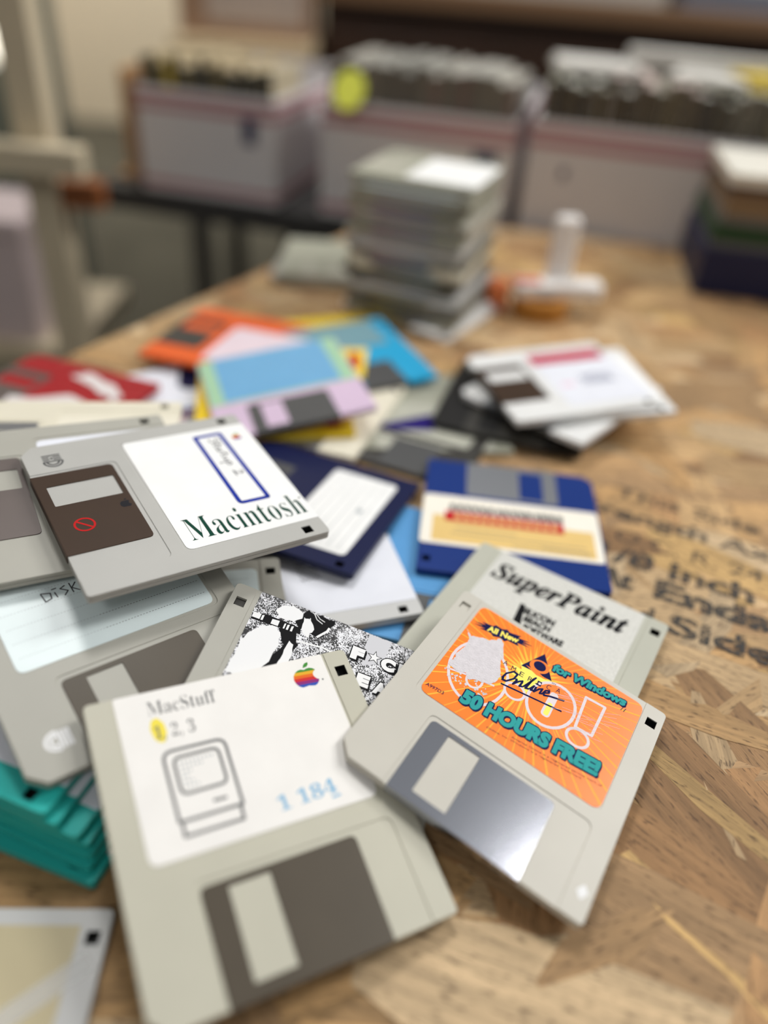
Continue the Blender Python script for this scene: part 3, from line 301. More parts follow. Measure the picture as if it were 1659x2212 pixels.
Q = {
    'lined': [-91.6938, 190.5896, 38.7498, 0.7163, 0.1238, 0.2145],
    'lined2': [-75.3591, 194.374, 21.5819, 0.2515, -0.0024, 0.014],
    'zine': [-18.5204, 162.7652, 21.9316, -0.1702, 0.1397, 0.2309],
    'white': [-38.2361, 265.0908, 6.1461, -1.2446, -0.0191, -0.0341],
    'navyA': [-41.0964, 310.1958, 10.6768, -1.9053, -0.0675, 0.0361],
    'gray': [-123.1956, 244.216, 54.0026, -1.0113, 0.0265, 0.1372],
    'pastel': [-67.3349, 412.7871, 18.6357, 0.3719, 0.0505, -0.1142],
    'cyan': [-33.5122, 477.5759, 10.2643, 0.4801, 0.0296, -0.0245],
    'whitetop': [102.7661, 444.1997, 22.1, -1.2613, -0.0054, -0.06],
    'clear': [-110.633, 57.8472, 3.5868, 0.0729, -0.004, -0.0003],
    'tall': [13.1997, 615.1427, 104.2905, -0.3255, -0.0047, -0.0209],
    'mac': [-84.4503, 246.5622, 55.374, -0.9342, 0.0138, 0.1136],
    'aol': [51.9876, 173.7608, 16.9431, -0.505, 0.0799, 0.1673],
    'stuff': [-28.0836, 132.1712, 23.4588, 0.5012, 0.14, 0.2313],
    'super': [65.2021, 224.0379, 9.1239, -0.4998, 0.0145, 0.0386],
    'blue': [64.3143, 312.3582, 6.6548, 3.0815, 0.0015, 0.0063],
    'medblue': [43.6215, 267.0417, 3.3341, -0.1756, -0.0052, 0.0016],
    'yellow': [-73.3, 414.4, 9.9, 0.2, 0, 0],
    'beige': [-48.9, 413.9, 6.65, -0.29, 0, 0],
    'purple': [22.6864, 424.2321, 3.3709, 3.2428, 0.0008, 0.0011],
    'cream': [-143.8304, 282.8061, 45.2785, -1.412, -0.0, 0.0003],
    'red': [-200.9311, 388.3743, 9.0587, -1.8845, -0.0069, -0.0141],
    'orange': [-110.9893, 484.8012, 10.7317, -1.8042, -0.0259, 0.0069],
    'whites': [[104.77, 441.2, 15.336, -0.711, -0.0054, -0.06], [114.77, 447.2, 19.354, -1.381, -0.0054, -0.06]],
    'blackpile': [[78, 436, 6.9, -0.25, 0, 0]],
    'small': [[-62, 668, 3.4, 0.1, 0, 0], [-64, 666, 7.0, -0.05, 0, 0], [-60, 668, 10.6, 0.06, 0, 0]],
    'dark': [14, 402, 3.35, -0.35, 0, 0],
    'redB': [-128, 408, 3.4, 0.6, 0, 0],
    'rainbow': [-150, 345, 3.4, -1.3, 0, 0],
    'yellowB': [-45, 508, 3.4, 0.45, 0, 0],
    'navyB': [-100, 478, 3.4, 0.2, 0, 0],
}
# ------------------------------------------------------------------ room shell
CARPET = mat('olive grey carpet', (92, 89, 78), 0.95, 0, 0.1, bump=0.5, bscale=400, var=0.18, vscale=4)
PLASTER = mat('beige wall paint', (226, 212, 186), 0.8, 0, 0.2, bump=0.05, bscale=80)
b = MB(); b.box(-2600, 2600, -900, 5000, -762, -750, CARPET); structure(b, 'floor')
b = MB(); b.box(-2600, 2600, 5000, 5100, -750, 1900, PLASTER); structure(b, 'wall_back')
b = MB(); b.box(-2700, -2600, -900, 5000, -750, 1900, PLASTER); structure(b, 'wall_left')
b = MB()
for i in range(6): b.box(-2000+i*520, -1988+i*520, 1000, 2500, -750, -749.4, CHARC)
for i in range(4): b.box(-2500, 700, 1200+i*400, 1210+i*400, -750, -749.4, CHARC)
structure(b, 'trim_1')

# ------------------------------------------------------------------ the strand-board table
def osb_material():
    m = bpy.data.materials.new('strand board'); m.use_nodes = True; nt = m.node_tree; p = nt.nodes['Principled BSDF']
    N = nt.nodes.new; Lk = nt.links.new
    p.inputs['Roughness'].default_value = 0.62; p.inputs['Specular IOR Level'].default_value = 0.3
    at = N('ShaderNodeAttribute'); at.attribute_name = 'tone'
    uv = N('ShaderNodeUVMap'); uv.uv_map = 'grain'
    # fine grain, stretched along the strand
    mp = N('ShaderNodeMapping'); mp.inputs['Scale'].default_value = (0.035, 1.0, 1.0); Lk(uv.outputs[0], mp.inputs['Vector'])
    g = N('ShaderNodeTexNoise'); g.inputs['Scale'].default_value = 1.1; g.inputs['Detail'].default_value = 6; g.inputs['Roughness'].default_value = 0.65; Lk(mp.outputs[0], g.inputs['Vector'])
    # broad growth rings
    mp2 = N('ShaderNodeMapping'); mp2.inputs['Scale'].default_value = (0.012, 0.30, 1.0); Lk(uv.outputs[0], mp2.inputs['Vector'])
    w = N('ShaderNodeTexWave'); w.bands_direction = 'Y'; w.inputs['Scale'].default_value = 0.2; w.inputs['Distortion'].default_value = 9; w.inputs['Detail'].default_value = 3; w.inputs['Detail Scale'].default_value = 0.6; Lk(mp2.outputs[0], w.inputs['Vector'])
    r1 = N('ShaderNodeMapRange'); r1.inputs[1].default_value = 0.3; r1.inputs[2].default_value = 0.7; r1.inputs[3].default_value = 0.78; r1.inputs[4].default_value = 1.14; Lk(g.outputs['Fac'], r1.inputs[0])
    r2 = N('ShaderNodeMapRange'); r2.inputs[3].default_value = 0.90; r2.inputs[4].default_value = 1.05; Lk(w.outputs['Fac'], r2.inputs[0])
    mu = N('ShaderNodeMath'); mu.operation = 'MULTIPLY'; Lk(r1.outputs[0], mu.inputs[0]); Lk(r2.outputs[0], mu.inputs[1])
    mx = N('ShaderNodeMix'); mx.data_type = 'RGBA'; mx.blend_type = 'MULTIPLY'; mx.inputs[0].default_value = 1
    Lk(at.outputs['Color'], mx.inputs[6]); Lk(mu.outputs[0], mx.inputs[7])
    mp4 = N('ShaderNodeMapping'); mp4.inputs['Scale'].default_value = (0.018, 0.13, 1.0); Lk(uv.outputs[0], mp4.inputs['Vector'])
    g4 = N('ShaderNodeTexNoise'); g4.inputs['Scale'].default_value = 1.0; g4.inputs['Detail'].default_value = 3; Lk(mp4.outputs[0], g4.inputs['Vector'])
    r4 = N('ShaderNodeMapRange'); r4.inputs[1].default_value = 0.3; r4.inputs[2].default_value = 0.7; r4.inputs[3].default_value = 0.76; r4.inputs[4].default_value = 1.12; Lk(g4.outputs['Fac'], r4.inputs[0])
    mu2 = N('ShaderNodeMath'); mu2.operation = 'MULTIPLY'; Lk(mu.outputs[0], mu2.inputs[0]); Lk(r4.outputs[0], mu2.inputs[1]); Lk(mu2.outputs[0], mx.inputs[7])
    # resin specks and dark flecks
    mp3 = N('ShaderNodeMapping'); mp3.inputs['Scale'].default_value = (0.2, 0.9, 1.0); Lk(uv.outputs[0], mp3.inputs['Vector'])
    s = N('ShaderNodeTexNoise'); s.inputs['Scale'].default_value = 0.9; s.inputs['Detail'].default_value = 4; Lk(mp3.outputs[0], s.inputs['Vector'])
    r3 = N('ShaderNodeMapRange'); r3.inputs[1].default_value = 0.56; r3.inputs[2].default_value = 0.68; r3.inputs[3].default_value = 0; r3.inputs[4].default_value = 0.75; Lk(s.outputs['Fac'], r3.inputs[0])
    m2 = N('ShaderNodeMix'); m2.data_type = 'RGBA'; m2.inputs[7].default_value = lin((70, 48, 30)); Lk(r3.outputs[0], m2.inputs[0]); Lk(mx.outputs[2], m2.inputs[6])
    Lk(m2.outputs[2], p.inputs['Base Color'])
    bp = N('ShaderNodeBump'); bp.inputs['Strength'].default_value = 0.6; bp.inputs['Distance'].default_value = 0.0004; Lk(mu.outputs[0], bp.inputs['Height']); Lk(bp.outputs[0], p.inputs['Normal'])
    return m
OSB = osb_material()
TABLE = [(-1083, -1230), (900, -1230), (900, 690), (290, 812), (120, 836), (-26, 838)]
def inside(p, P):
    c = False
    for i in range(len(P)):
        a, b_ = P[i-1], P[i]
        if (a[1] > p[1]) != (b_[1] > p[1]) and p[0] < (b_[0]-a[0])*(p[1]-a[1])/(b_[1]-a[1])+a[0]: c = not c
    return c
def clip_poly(pts, P):
    out = pts
    for i in range(len(P)):
        a, b_ = P[i-1], P[i]; res = []
        f = lambda p: (b_[0]-a[0])*(p[1]-a[1]) - (b_[1]-a[1])*(p[0]-a[0])
        for j in range(len(out)):
            p, q = out[j-1], out[j]; fp, fq = f(p), f(q)
            if (fp >= 0) != (fq >= 0):
                t = fp/(fp-fq); res.append((p[0]+(q[0]-p[0])*t, p[1]+(q[1]-p[1])*t))
            if fq >= 0: res.append(q)
        out = res
        if len(out) < 3: return []
    return out
table = tag(empty('work_table', 0, 200, 0), 'strand board table top with black stencilled lettering on its right side', 'table')
def board():
    rng = random.Random(11)
    V, F, UVs, T = [], [], [], []
    tones = [(206, 168, 118), (199, 158, 106), (212, 178, 132), (190, 149, 98), (196, 156, 108), (182, 140, 94), (216, 186, 144), (202, 164, 106), (188, 150, 106), (172, 130, 86)]
    def face(ids, uv, t): F.append(ids); UVs.append(uv); T.append(t)
    # slab
    n0 = len(V); n = len(TABLE)
    V.extend([(x, y, -18.0) for x, y in TABLE]); V.extend([(x, y, -1.4) for x, y in TABLE])
    base = lin((176, 134, 88))
    face(tuple(range(n-1, -1, -1)), [TABLE[i] for i in range(n-1, -1, -1)], base); face(tuple(range(n, 2*n)), TABLE, base)
    for i in range(n):
        j = (i+1) % n; face((i, j, n+j, n+i), [(TABLE[i][0]+TABLE[i][1], 0), (TABLE[j][0]+TABLE[j][1], 0), (TABLE[j][0]+TABLE[j][1], 17), (TABLE[i][0]+TABLE[i][1], 17)], base)
    strands = []
    for i in range(5200):
        x, y = rng.uniform(-340, 560), rng.uniform(-20, 850)
        if not inside((x, y), TABLE): continue
        L = rng.uniform(45, 120); W = rng.uniform(17, 40)
        a = rng.gauss(-0.37, 0.55) if rng.random() < 0.7 else rng.uniform(0, math.pi)
        strands.append((x, y, L, W, a))
    hand = [(92, 118, 150, 34, -0.45), (150, 150, 120, 30, -0.75), (75, 85, 150, 44, -0.28), (128, 95, 90, 26, 1.2), (170, 120, 130, 26, -1.1), (40, 60, 120, 30, -0.3),
            (138, 205, 110, 26, -0.35), (150, 185, 100, 24, -1.15), (165, 212, 150, 30, -0.42), (108, 62, 80, 22, 1.25), (150, 60, 90, 34, 0.9)]
    strands += hand
    N = len(strands)
    for i, (x, y, L, W, a) in enumerate(strands):
        c, s = math.cos(a), math.sin(a)
        k = 5; up, dn = [], []
        for j in range(k):
            u = -L/2 + L*j/(k-1); ww = W/2*(1 - 0.45*abs(2*j/(k-1)-1)**3)
            up.append((u+rng.uniform(-4, 4), ww+rng.uniform(-1.3, 1.3))); dn.append((u+rng.uniform(-4, 4), -ww+rng.uniform(-1.3, 1.3)))
        loc = dn + up[::-1]
        wpts = [(x+u*c-v*s, y+u*s+v*c) for u, v in loc]
        wpts = clip_poly(wpts, TABLE)
        if len(wpts) < 3: continue
        lo = [((px-x)*c+(py-y)*s, -(px-x)*s+(py-y)*c) for px, py in wpts]
        z = -1.22 + 1.2*i/N
        ou, ov = rng.uniform(0, 4000), rng.uniform(0, 4000)
        t = rng.choice(tones); q = rng.uniform(0.86, 1.08); gm = sum(t)/3; t = lin(tuple(min(255, (v*0.97+gm*0.03)*q*0.97) for v in t))
        m = len(wpts); o = len(V)
        tz = rng.uniform(-0.16, 0.16)
        V.extend([(px, py, z + tz*2*lv/W) for (px, py), (lu, lv) in zip(wpts, lo)]); V.extend([(px, py, z-0.55) for px, py in wpts])
        uvs = [(u+ou, v+ov) for u, v in lo]
        face(tuple(range(o, o+m)), uvs, t)
        for j in range(m):
            jj = (j+1) % m; face((o+j, o+m+j, o+m+jj, o+jj), [uvs[j], uvs[j], uvs[jj], uvs[jj]], t)
    me = bpy.data.meshes.new('table_top'); me.from_pydata([(x*U, y*U, z*U) for x, y, z in V], [], F)
    flat = [c for u in UVs for p in u for c in p]; me.uv_layers.new(name='grain').data.foreach_set('uv', flat)
    ca = me.color_attributes.new('tone', 'FLOAT_COLOR', 'CORNER')
    ca.data.foreach_set('color', [c for f, t in zip(F, T) for _ in f for c in t])
    me.materials.append(OSB); me.update()
    o = bpy.data.objects.new('table_top', me); COL.objects.link(o); o.parent = table; o.location = (0, -0.2, 0)
board()
PINE = mat('pale pine', (206, 172, 124), 0.6, 0, 0.3, bump=0.1, bscale=120, var=0.1, vscale=30)
for (x, y) in ((-380, -60), (560, -1100), (560, 690), (-40, 640)):
    b = MB(); b.box(x-35, x+35, y-35, y+35, -750, -18, PINE, bev=3); o = b.build('leg', table, loc=(0, -0.2, 0))
# stencilled lettering on the board
def stencil_material():
    m = bpy.data.materials.new('worn black stencil ink'); m.use_nodes = True; nt = m.node_tree; p = nt.nodes['Principled BSDF']
    p.inputs['Base Color'].default_value = lin((44, 42, 40)); p.inputs['Roughness'].default_value = 0.7
    tc = nt.nodes.new('ShaderNodeTexCoord'); n = nt.nodes.new('ShaderNodeTexNoise'); n.inputs['Scale'].default_value = 420; n.inputs['Detail'].default_value = 4
    r = nt.nodes.new('ShaderNodeMapRange'); r.inputs[1].default_value = 0.38; r.inputs[2].default_value = 0.52; r.inputs[3].default_value = 0.15; r.inputs[4].default_value = 0.92
    nt.links.new(tc.outputs['Object'], n.inputs['Vector']); nt.links.new(n.outputs['Fac'], r.inputs[0]); nt.links.new(r.outputs[0], p.inputs['Alpha'])
    return m
STENCIL = stencil_material()
b = MB()
for text, x, y, w, h, bold in [('This Side Up', 124, 349, 108, 13, 0.015), ('Strength Axis', 96, 337, 118, 15, 0.03), ('1 O.C. R. 24', 108, 315, 82, 10, 0.0),
                          ('1/8 Inch', 106, 296, 74, 14, 0.035), ('At', 102, 278, 18, 14, 0.05), ('Ends', 127.5, 269, 52, 15, 0.05), ('and', 100, 257.5, 24, 13, 0.03), ('Sides', 128.5, 246.5, 58, 14, 0.03)]:
    put_sans(b, text, w, h, 0.16, STENCIL, frame2(x, y, -21), bold)
o = b.build('stencil_lettering', table, loc=(0, -0.2, 0)); o['label'] = 'black stencilled words'

# ------------------------------------------------------------------ the dark bench behind, with the cartons
DARK = mat('charcoal laminate', (52, 51, 50), 0.5, 0, 0.4, bump=0.05, bscale=100)
bench = tag(empty('bench', 0, 1000, -20), 'low dark grey bench carrying the row of striped cartons', 'bench')
def rotp(x, y, deg): c, s = math.cos(math.radians(deg)), math.sin(math.radians(deg)); return (x*c-y*s, x*s+y*c)
BY = -12.2
def bpt(u, v):       # bench frame: u along its front edge, v away from it; origin at the front left of the first carton
    p = rotp(u, v, BY); return (-318+p[0], 948+p[1])
b = MB(); b.prism([tuple(np.subtract(bpt(*p), (0, 1000))) for p in ((-60, -8), (1300, -8), (1300, 500), (-60, 500))], -26, 0, DARK, bev=2); b.build('bench_top', bench)
for u, v in ((330, 60), (1260, 60), (330, 460), (1260, 460)):
    x, y = bpt(u, v); b = MB(); b.box(x-25, x+25, y-1025, y-975, -730, -26, DARK); b.build('leg', bench)
"""cartons"""
CARD = mat('white card', (216, 212, 212), 0.7, 0, 0.25, var=0.03, vscale=12); KRAFT = mat('kraft card', (186, 146, 104), 0.8, 0, 0.2, var=0.06, vscale=20)
STRIPE = ink('dull red print', (182, 128, 134), 0.6); PBLUE = ink('dark blue print', (38, 44, 84), 0.5)
def carton(u, w, d, h, label, blues, side=False):
    x, y = bpt(u, 0); R = Matrix.Rotation(math.radians(BY), 3, 'Z')
    t = tag(empty('carton', x, y, -19.6, R), label, 'carton', 'striped mailing cartons on the bench')
    b = MB(); T = 4
    b.box(0, w, 0, d, 0, T, CARD); b.box(0, w, 0, T, T, h, CARD); b.box(0, w, d-T, d, T, h+4, CARD); b.box(0, T, T, d-T, T, h, CARD); b.box(w-T, w, T, d-T, T, h, CARD)
    b.build('box_body', t)
    b = MB()
    for z0, z1 in ((h*0.80, h*0.86), (h*0.90, h*0.95), (h*0.06, h*0.12)):
        b.box(0.5, w-0.5, -0.4, 0.1, z0, z1, STRIPE); b.box(w-0.1, w+0.4, 0.5, d-1, z0, z1, STRIPE); b.box(-0.4, 0.1, 0.5, d-1, z0, z1, STRIPE)
    b.build('printed_stripe', t)
    b = MB()
    for (bx, bz, bw, bh) in blues: b.box(bx, bx+bw, -0.6, -0.1, bz, bz+bh, PBLUE)
    b.build('printed_panel', t)
    return t
def cases(n, u0, w, d, h, front, top, label, group, lift, jit=7, special={}):
    rng = random.Random(n*3); step = w/n
    for i in range(n):
        hh = h + rng.uniform(-jit, jit); x, y = bpt(u0+step*i+0.4, 6+rng.uniform(0, 3))
        t = tag(empty('media_case', x, y, -19.6+4.2, Matrix.Rotation(math.radians(BY), 3, 'Z')), label, 'case', group)
        f = rng.choice(front); tp = rng.choice(top)
        if i in special: f = special[i]; t['label'] = 'yellow spined case standing in the leftmost striped carton'; t['group'] = ''
        b = MB(); b.box(0, step-0.8, 1.2, d, 0, hh, tp, bev=0.6); b.build('case_body', t)
        b = MB(); b.box(0.2, step-1.0, 0, 1.2, 0, hh-0.8, f); b.build('spine', t)  # dark spine, paler body: overhead light put into the card colours
OL = [mat('olive card %d' % i, c, 0.6) for i, c in enumerate([(66, 62, 48), (54, 50, 40), (92, 86, 62), (112, 100, 62), (72, 70, 62)])]
GB = [mat('grey card %d' % i, c, 0.6) for i, c in enumerate([(116, 110, 98), (104, 98, 88), (126, 118, 106), (118, 98, 90)])]
BR = [mat('brown card %d' % i, c, 0.6) for i, c in enumerate([(84, 74, 56), (66, 58, 44), (100, 90, 66), (58, 52, 46), (92, 84, 70)])]
TP = [mat('pale card %d' % i, c, 0.7) for i, c in enumerate([(184, 168, 136), (170, 154, 124), (190, 178, 150)])]
TG = [mat('light grey card %d' % i, c, 0.7) for i, c in enumerate([(160, 156, 146), (172, 168, 158), (146, 144, 136)])]
TW = [mat('mixed top card %d' % i, c, 0.7) for i, c in enumerate([(176, 174, 160), (196, 194, 184), (156, 154, 138), (182, 166, 158)])]
YEL = mat('yellow card', (196, 172, 66), 0.6)
carton(4, 166, 300, 108, 'leftmost striped white carton, its bright side panel showing, filled with dark spined cases', [(128, 62, 15, 28)])
cases(16, 10, 154, 90, 132, OL, TP, 'slim dark case standing in the leftmost striped carton', 'cases in the leftmost carton', 0, special={3: YEL})
carton(222, 208, 260, 116, 'middle striped white carton behind the tall pile of disks, filled with grey cases', [(166, 72, 26, 14)])
cases(20, 228, 196, 120, 146, GB, TG, 'slim grey case standing in the middle striped carton', 'cases in the middle carton', 0)
carton(444, 330, 260, 122, 'rightmost striped white carton reaching the right edge, filled with brown spined cases', [(36, 70, 6, 10)])
cases(30, 450, 318, 120, 154, BR, TW, 'slim brown spined case standing in the rightmost striped carton', 'cases in the rightmost carton', 0)
"""open kraft flap of the first carton, brown box and yellow tag"""
x, y = bpt(-50, 30)
t = tag(empty('flattened_carton', x, y, -19.6, Matrix.Rotation(math.radians(BY), 3, 'Z')), 'kraft brown card sheet standing at the left end of the carton row', 'card sheet')
b = MB(); b.prism([(0, 0), (26, 0), (22, 120), (-6, 120)], 0, 4, KRAFT); b.prism([(18, 0), (24, 0), (22, 118), (16, 118)], 4, 118, KRAFT); b.build('sheet', t)
x, y = bpt(252, 2)
t = empty('price_tag', x, y-6, 108, Matrix.Rotation(math.radians(BY), 3, 'Z') @ Matrix.Rotation(math.radians(-30), 3, 'X'))
tag(t, 'round yellow green tag stuck up at the middle carton rim', 'tag')
b = MB()
LIME = paper('lime paper', (222, 226, 84))
E_ = ellipse(0, 0, 17, 20)
b.add([(p[0], -2.5, p[1]) for p in E_] + [(p[0], -1.5, p[1]) for p in E_], [tuple(range(28)), tuple(range(55, 27, -1))] + [(i, (i+1) % 28 + 0, (i+1) % 28 + 28, i+28) for i in range(28)], LIME); b.build('paper_disc', t)
"""loose paper bundles lying on the right carton"""
WP = paper('white paper', (206, 203, 196))
for i, (u, v, w_, d_, hh, rz, mt, wd) in enumerate([(455, 30, 90, 100, 8, 8, TG[1], 'grey white bundle of papers lying on the cases, nearest the carton gap'), (560, 34, 80, 90, 8, -10, TW[2], 'olive white bundle of papers lying on the cases, second from the carton gap'),
        (640, 24, 60, 80, 12, 14, YEL, 'small yellow bundle lying on the rightmost cases'), (690, 30, 90, 110, 16, -6, WP, 'white bundle of papers lying on the cases at the right edge'), (520, 112, 200, 36, 20, 2, TG[2], 'long grey paper wad lying along the back of the rightmost cases')]):
    x, y = bpt(u, v); t = tag(empty('paper_bundle', x, y, 141, Matrix.Rotation(math.radians(BY+rz), 3, 'Z')), wd, 'papers', 'paper bundles on the rightmost carton')
    b = MB(); b.box(0, w_, 0, d_, 0, hh*0.4, mt, bev=1); b.build('lower_sheets', t); b = MB(); b.box(3, w_-5, 4, d_-6, hh*0.4, hh, WP if i != 2 else YEL, bev=1); b.build('upper_sheets', t)

# ------------------------------------------------------------------ furniture along the back
WALNUT = mat('dark walnut', (48, 26, 9), 0.5, 0, 0.4, var=0.15, vscale=6); WALNUT2 = mat('walnut edge', (116, 86, 58), 0.5)
cab = tag(empty('cabinet', 600, 1700, -712), 'dark walnut cabinet running along the back on the right', 'cabinet')
b = MB(); b.box(-790, 1000, 0, 500, -38, 850, WALNUT, bev=3); b.build('carcass', cab)
b = MB(); b.box(-800, 1010, -20, 510, 850, 880, WALNUT2, bev=3); b.build('cabinet_top', cab)
for i in range(3):
    b = MB(); b.box(-780+i*590, -210+i*590, -14, 0, 60, 800, WALNUT, bev=2); d = b.build('door', cab)
    b = MB(); b.box(-230+i*590, -222+i*590, -34, -14, 430, 560, DSTEEL, bev=1); b.build('handle', d)
for i, (x, w_, d_, hh, mt, nm, wd, ct) in enumerate([(-30, 470, 300, 90, mat('pale grey card', (176, 172, 164), 0.7), 'carton', 'long pale grey carton on the left end of the walnut cabinet', 'carton'),
        (470, 320, 260, 36, mat('slate card', (112, 116, 128), 0.6), 'flat_box', 'flat slate grey box on the walnut cabinet, right of the pale carton', 'box'),
        (820, 300, 260, 40, mat('brown grey card', (120, 108, 98), 0.6), 'flat_box', 'flat brown grey box on the walnut cabinet at the right edge', 'box')]):
    t = tag(empty(nm, x, 1720, 168.2), wd, ct); b = MB(); b.box(0, w_, 0, d_, 0, hh*0.75, mt, bev=2); b.build('box_body', t); b = MB(); b.box(-3, w_+3, -3, d_+3, hh*0.75, hh, mt, bev=2); b.build('lid', t)
for i, (x, w_, hh, c, nm) in enumerate([(500, 60, 120, (206, 198, 150), 'yellowish'), (566, 90, 110, (200, 196, 176), 'cream'), (662, 70, 120, (150, 152, 160), 'blue grey'), (738, 52, 112, (196, 192, 182), 'off white'), (880, 130, 120, (120, 118, 122), 'dark grey')]):
    mt = mat('binder ' + nm, c, 0.6); zb = 204.4 if x < 800 else 208.4
    t = tag(empty('binder', x, 1760, zb), nm + ' binder standing on the flat boxes on the walnut cabinet', 'binder', 'binders on the walnut cabinet')
    b = MB(); b.box(0, w_, 0, 3, 0, hh, mt); b.box(0, 3, 3, 200, 0, hh, mt); b.box(w_-3, w_, 3, 200, 0, hh, mt); b.build('cover', t); b = MB(); b.box(4, w_-4, 6, 190, 2, hh-8, WP); b.build('paper_block', t)
"""light ledge with a cardboard box, left of the cabinet"""
LW = mat('light wood', (204, 182, 146), 0.6, 0, 0.3, var=0.06, vscale=10)
ledge = tag(empty('side_table', -330, 1600, -750), 'light wood side table standing behind the cartons against the beige wall', 'table')
b = MB(); b.box(-110, 130, -60, 330, 800, 826, LW, bev=2); b.build('table_top', ledge)
for x, y in ((-85, -30), (105, -30), (-85, 300), (105, 300)):
    b = MB(); b.box(x-18, x+18, y-18, y+18, 0, 800, CHARC); b.build('leg', ledge)
t = tag(empty('cardboard_box', -435, 1600, 76.2), 'brown cardboard box with a pale label on the light side table', 'box')
b = MB(); b.box(0, 230, 0, 200, 0, 190, mat('brown card', (150, 120, 96), 0.8), bev=2); b.build('box_body', t)
b = MB(); b.box(50, 222, -1.2, -0.2, 22, 150, paper('faded label', (176, 160, 148))); b.build('label', t)
"""grey green locker"""
GG = mat('grey green paint', (112, 116, 104), 0.5)
t = tag(empty('locker', -1010, 1780, -750), 'grey green metal locker behind the pale shelf unit', 'locker')
b = MB(); b.box(0, 150, 0, 300, 0, 1700, GG, bev=4); b.build('carcass', t); b = MB(); b.box(14, 136, -12, 0, 40, 1660, GG, bev=3); d = b.build('door', t); b = MB(); b.box(110, 122, -30, -12, 800, 920, DSTEEL); b.build('handle', d)
"""pale shelf unit at the left"""
SHW = mat('cream painted wood', (206, 192, 164), 0.6, 0, 0.3, var=0.04, vscale=10)
sx, sy = -392, 860
sh = tag(empty('shelf_unit', sx, sy, -750), 'cream wooden shelf unit at the left beyond the table', 'shelf')
def post(x, y, nm='upright'): b = MB(); b.box(x-17, x+17, y-17, y+17, 0, 1700, SHW, bev=2); b.build(nm, sh)
post(0, 0); post(-620, 0); post(-620, 360)
for z in (120, 520):
    b = MB(); b.box(-640, -14, 14, 240, z, z+28, SHW, bev=2); b.build('shelf_board', sh)
for z in (768, 1250):
    b = MB(); b.box(-640, 56, -44, -18, z, z+28, SHW, bev=2); b.build('rail', sh)
OB = mat('orange brown wood', (140, 80, 36), 0.6)
b = MB(); b.box(17, 60, -14, 10, 730, 757, OB, bev=2); o = b.build('lower_rail', sh); o['label'] = 'orange brown rail'
t = tag(empty('storage_box', -640, 890, -201.9), 'pinkish white box on the lower board of the cream shelf unit', 'box')
PW = mat('pinkish white card', (206, 190, 190), 0.6)
b = MB(); b.box(0, 190, 0, 120, 0, 130, PW, bev=3); b.build('box_body', t); b = MB(); b.box(-3, 193, -3, 123, 130, 150, PW, bev=3); b.build('lid', t)
"""glowing round lamp far at the left"""
BULB = mat('lamp glow', (255, 246, 226), 0.5, emit=4.0)
t = tag(empty('globe_lamp', -778, 1650, -750), 'round glowing white lamp at the left edge beyond the shelf', 'lamp')
bm = bmesh.new(); bmesh.ops.create_uvsphere(bm, u_segments=20, v_segments=14, radius=0.038); me = bpy.data.meshes.new('globe'); bm.to_mesh(me); bm.free(); me.materials.append(BULB)
o = child('globe', me, t); o.location = (0, 0, 0.778)
b = MB(); b.prism(ellipse(0, 0, 9, 9), 8, 742, DSTEEL); b.build('stem', t); b = MB(); b.prism(ellipse(0, 0, 90, 90), 0, 8, DSTEEL); b.build('base', t)

# ------------------------------------------------------------------ labels, inks
LWHITE = paper('white label', (240, 240, 238), 0.45); LCREAM = paper('cream label', (236, 233, 228)); LORANGE = paper('orange label', (255, 130, 42), 0.3)
LPALE = paper('pale blue white label', (218, 230, 230), 0.35); LSILVER = mat('embossed silver label', (206, 205, 198), 0.5, 0.15, 0.5, bump=0.35, bscale=1400, var=0.10, vscale=900)
LBLUEW = paper('cool white label', (226, 228, 236)); LBUFF = paper('buff label', (192, 180, 146)); LTAN = paper('tan label', (226, 192, 120))
TORN = mat('torn paper backing', (214, 209, 212), 0.9, 0, 0.1, bump=0.9, bscale=1500, var=0.06, vscale=500)
I_BLACK = ink('black ink', (22, 22, 24)); I_GREEN = ink('dark green ink', (18, 66, 52)); I_BLUE = ink('blue ink', (30, 52, 152)); I_GREY = ink('faded grey ink', (112, 112, 112))
I_NAVY = ink('navy ink', (18, 22, 72)); I_TEAL = ink('teal ink', (52, 158, 156)); I_RAY = ink('yellow ray ink', (255, 190, 72)); I_LEMON = ink('lemon ink', (255, 236, 110)); I_LILAC = ink('pale lilac ink', (226, 214, 218))
I_SKY = ink('sky blue stamp ink', (140, 186, 216)); I_HI = ink('highlighter yellow', (240, 222, 88)); I_RED = ink('red ink', (186, 34, 34)); I_DGREY = ink('dark grey ink', (70, 70, 72))
I_PENCIL = ink('pencil grey', (96, 96, 100)); I_WHITE = ink('white ink', (236, 236, 236)); I_LGREY = ink('pale grey ink', (176, 182, 184))
RAINBOW = [ink('logo green', (72, 140, 60)), ink('logo yellow', (226, 172, 52)), ink('logo orange', (226, 108, 44)), ink('logo red', (204, 52, 56)), ink('logo violet', (140, 52, 120)), ink('logo blue', (52, 84, 176))]
APPLE = [(0.50, 0.90), (0.60, 0.95), (0.72, 0.97), (0.84, 0.92), (0.93, 0.82), (0.84, 0.74), (0.79, 0.62), (0.80, 0.48), (0.87, 0.36), (0.97, 0.29), (0.92, 0.17), (0.84, 0.06), (0.74, 0.0), (0.62, 0.02), (0.50, 0.05),
         (0.38, 0.02), (0.26, 0.0), (0.14, 0.09), (0.05, 0.25), (0.01, 0.45), (0.04, 0.66), (0.13, 0.82), (0.26, 0.92), (0.38, 0.95)]
LEAF = [(0.48, 1.0), (0.52, 1.14), (0.60, 1.24), (0.73, 1.29), (0.72, 1.16), (0.64, 1.05)]
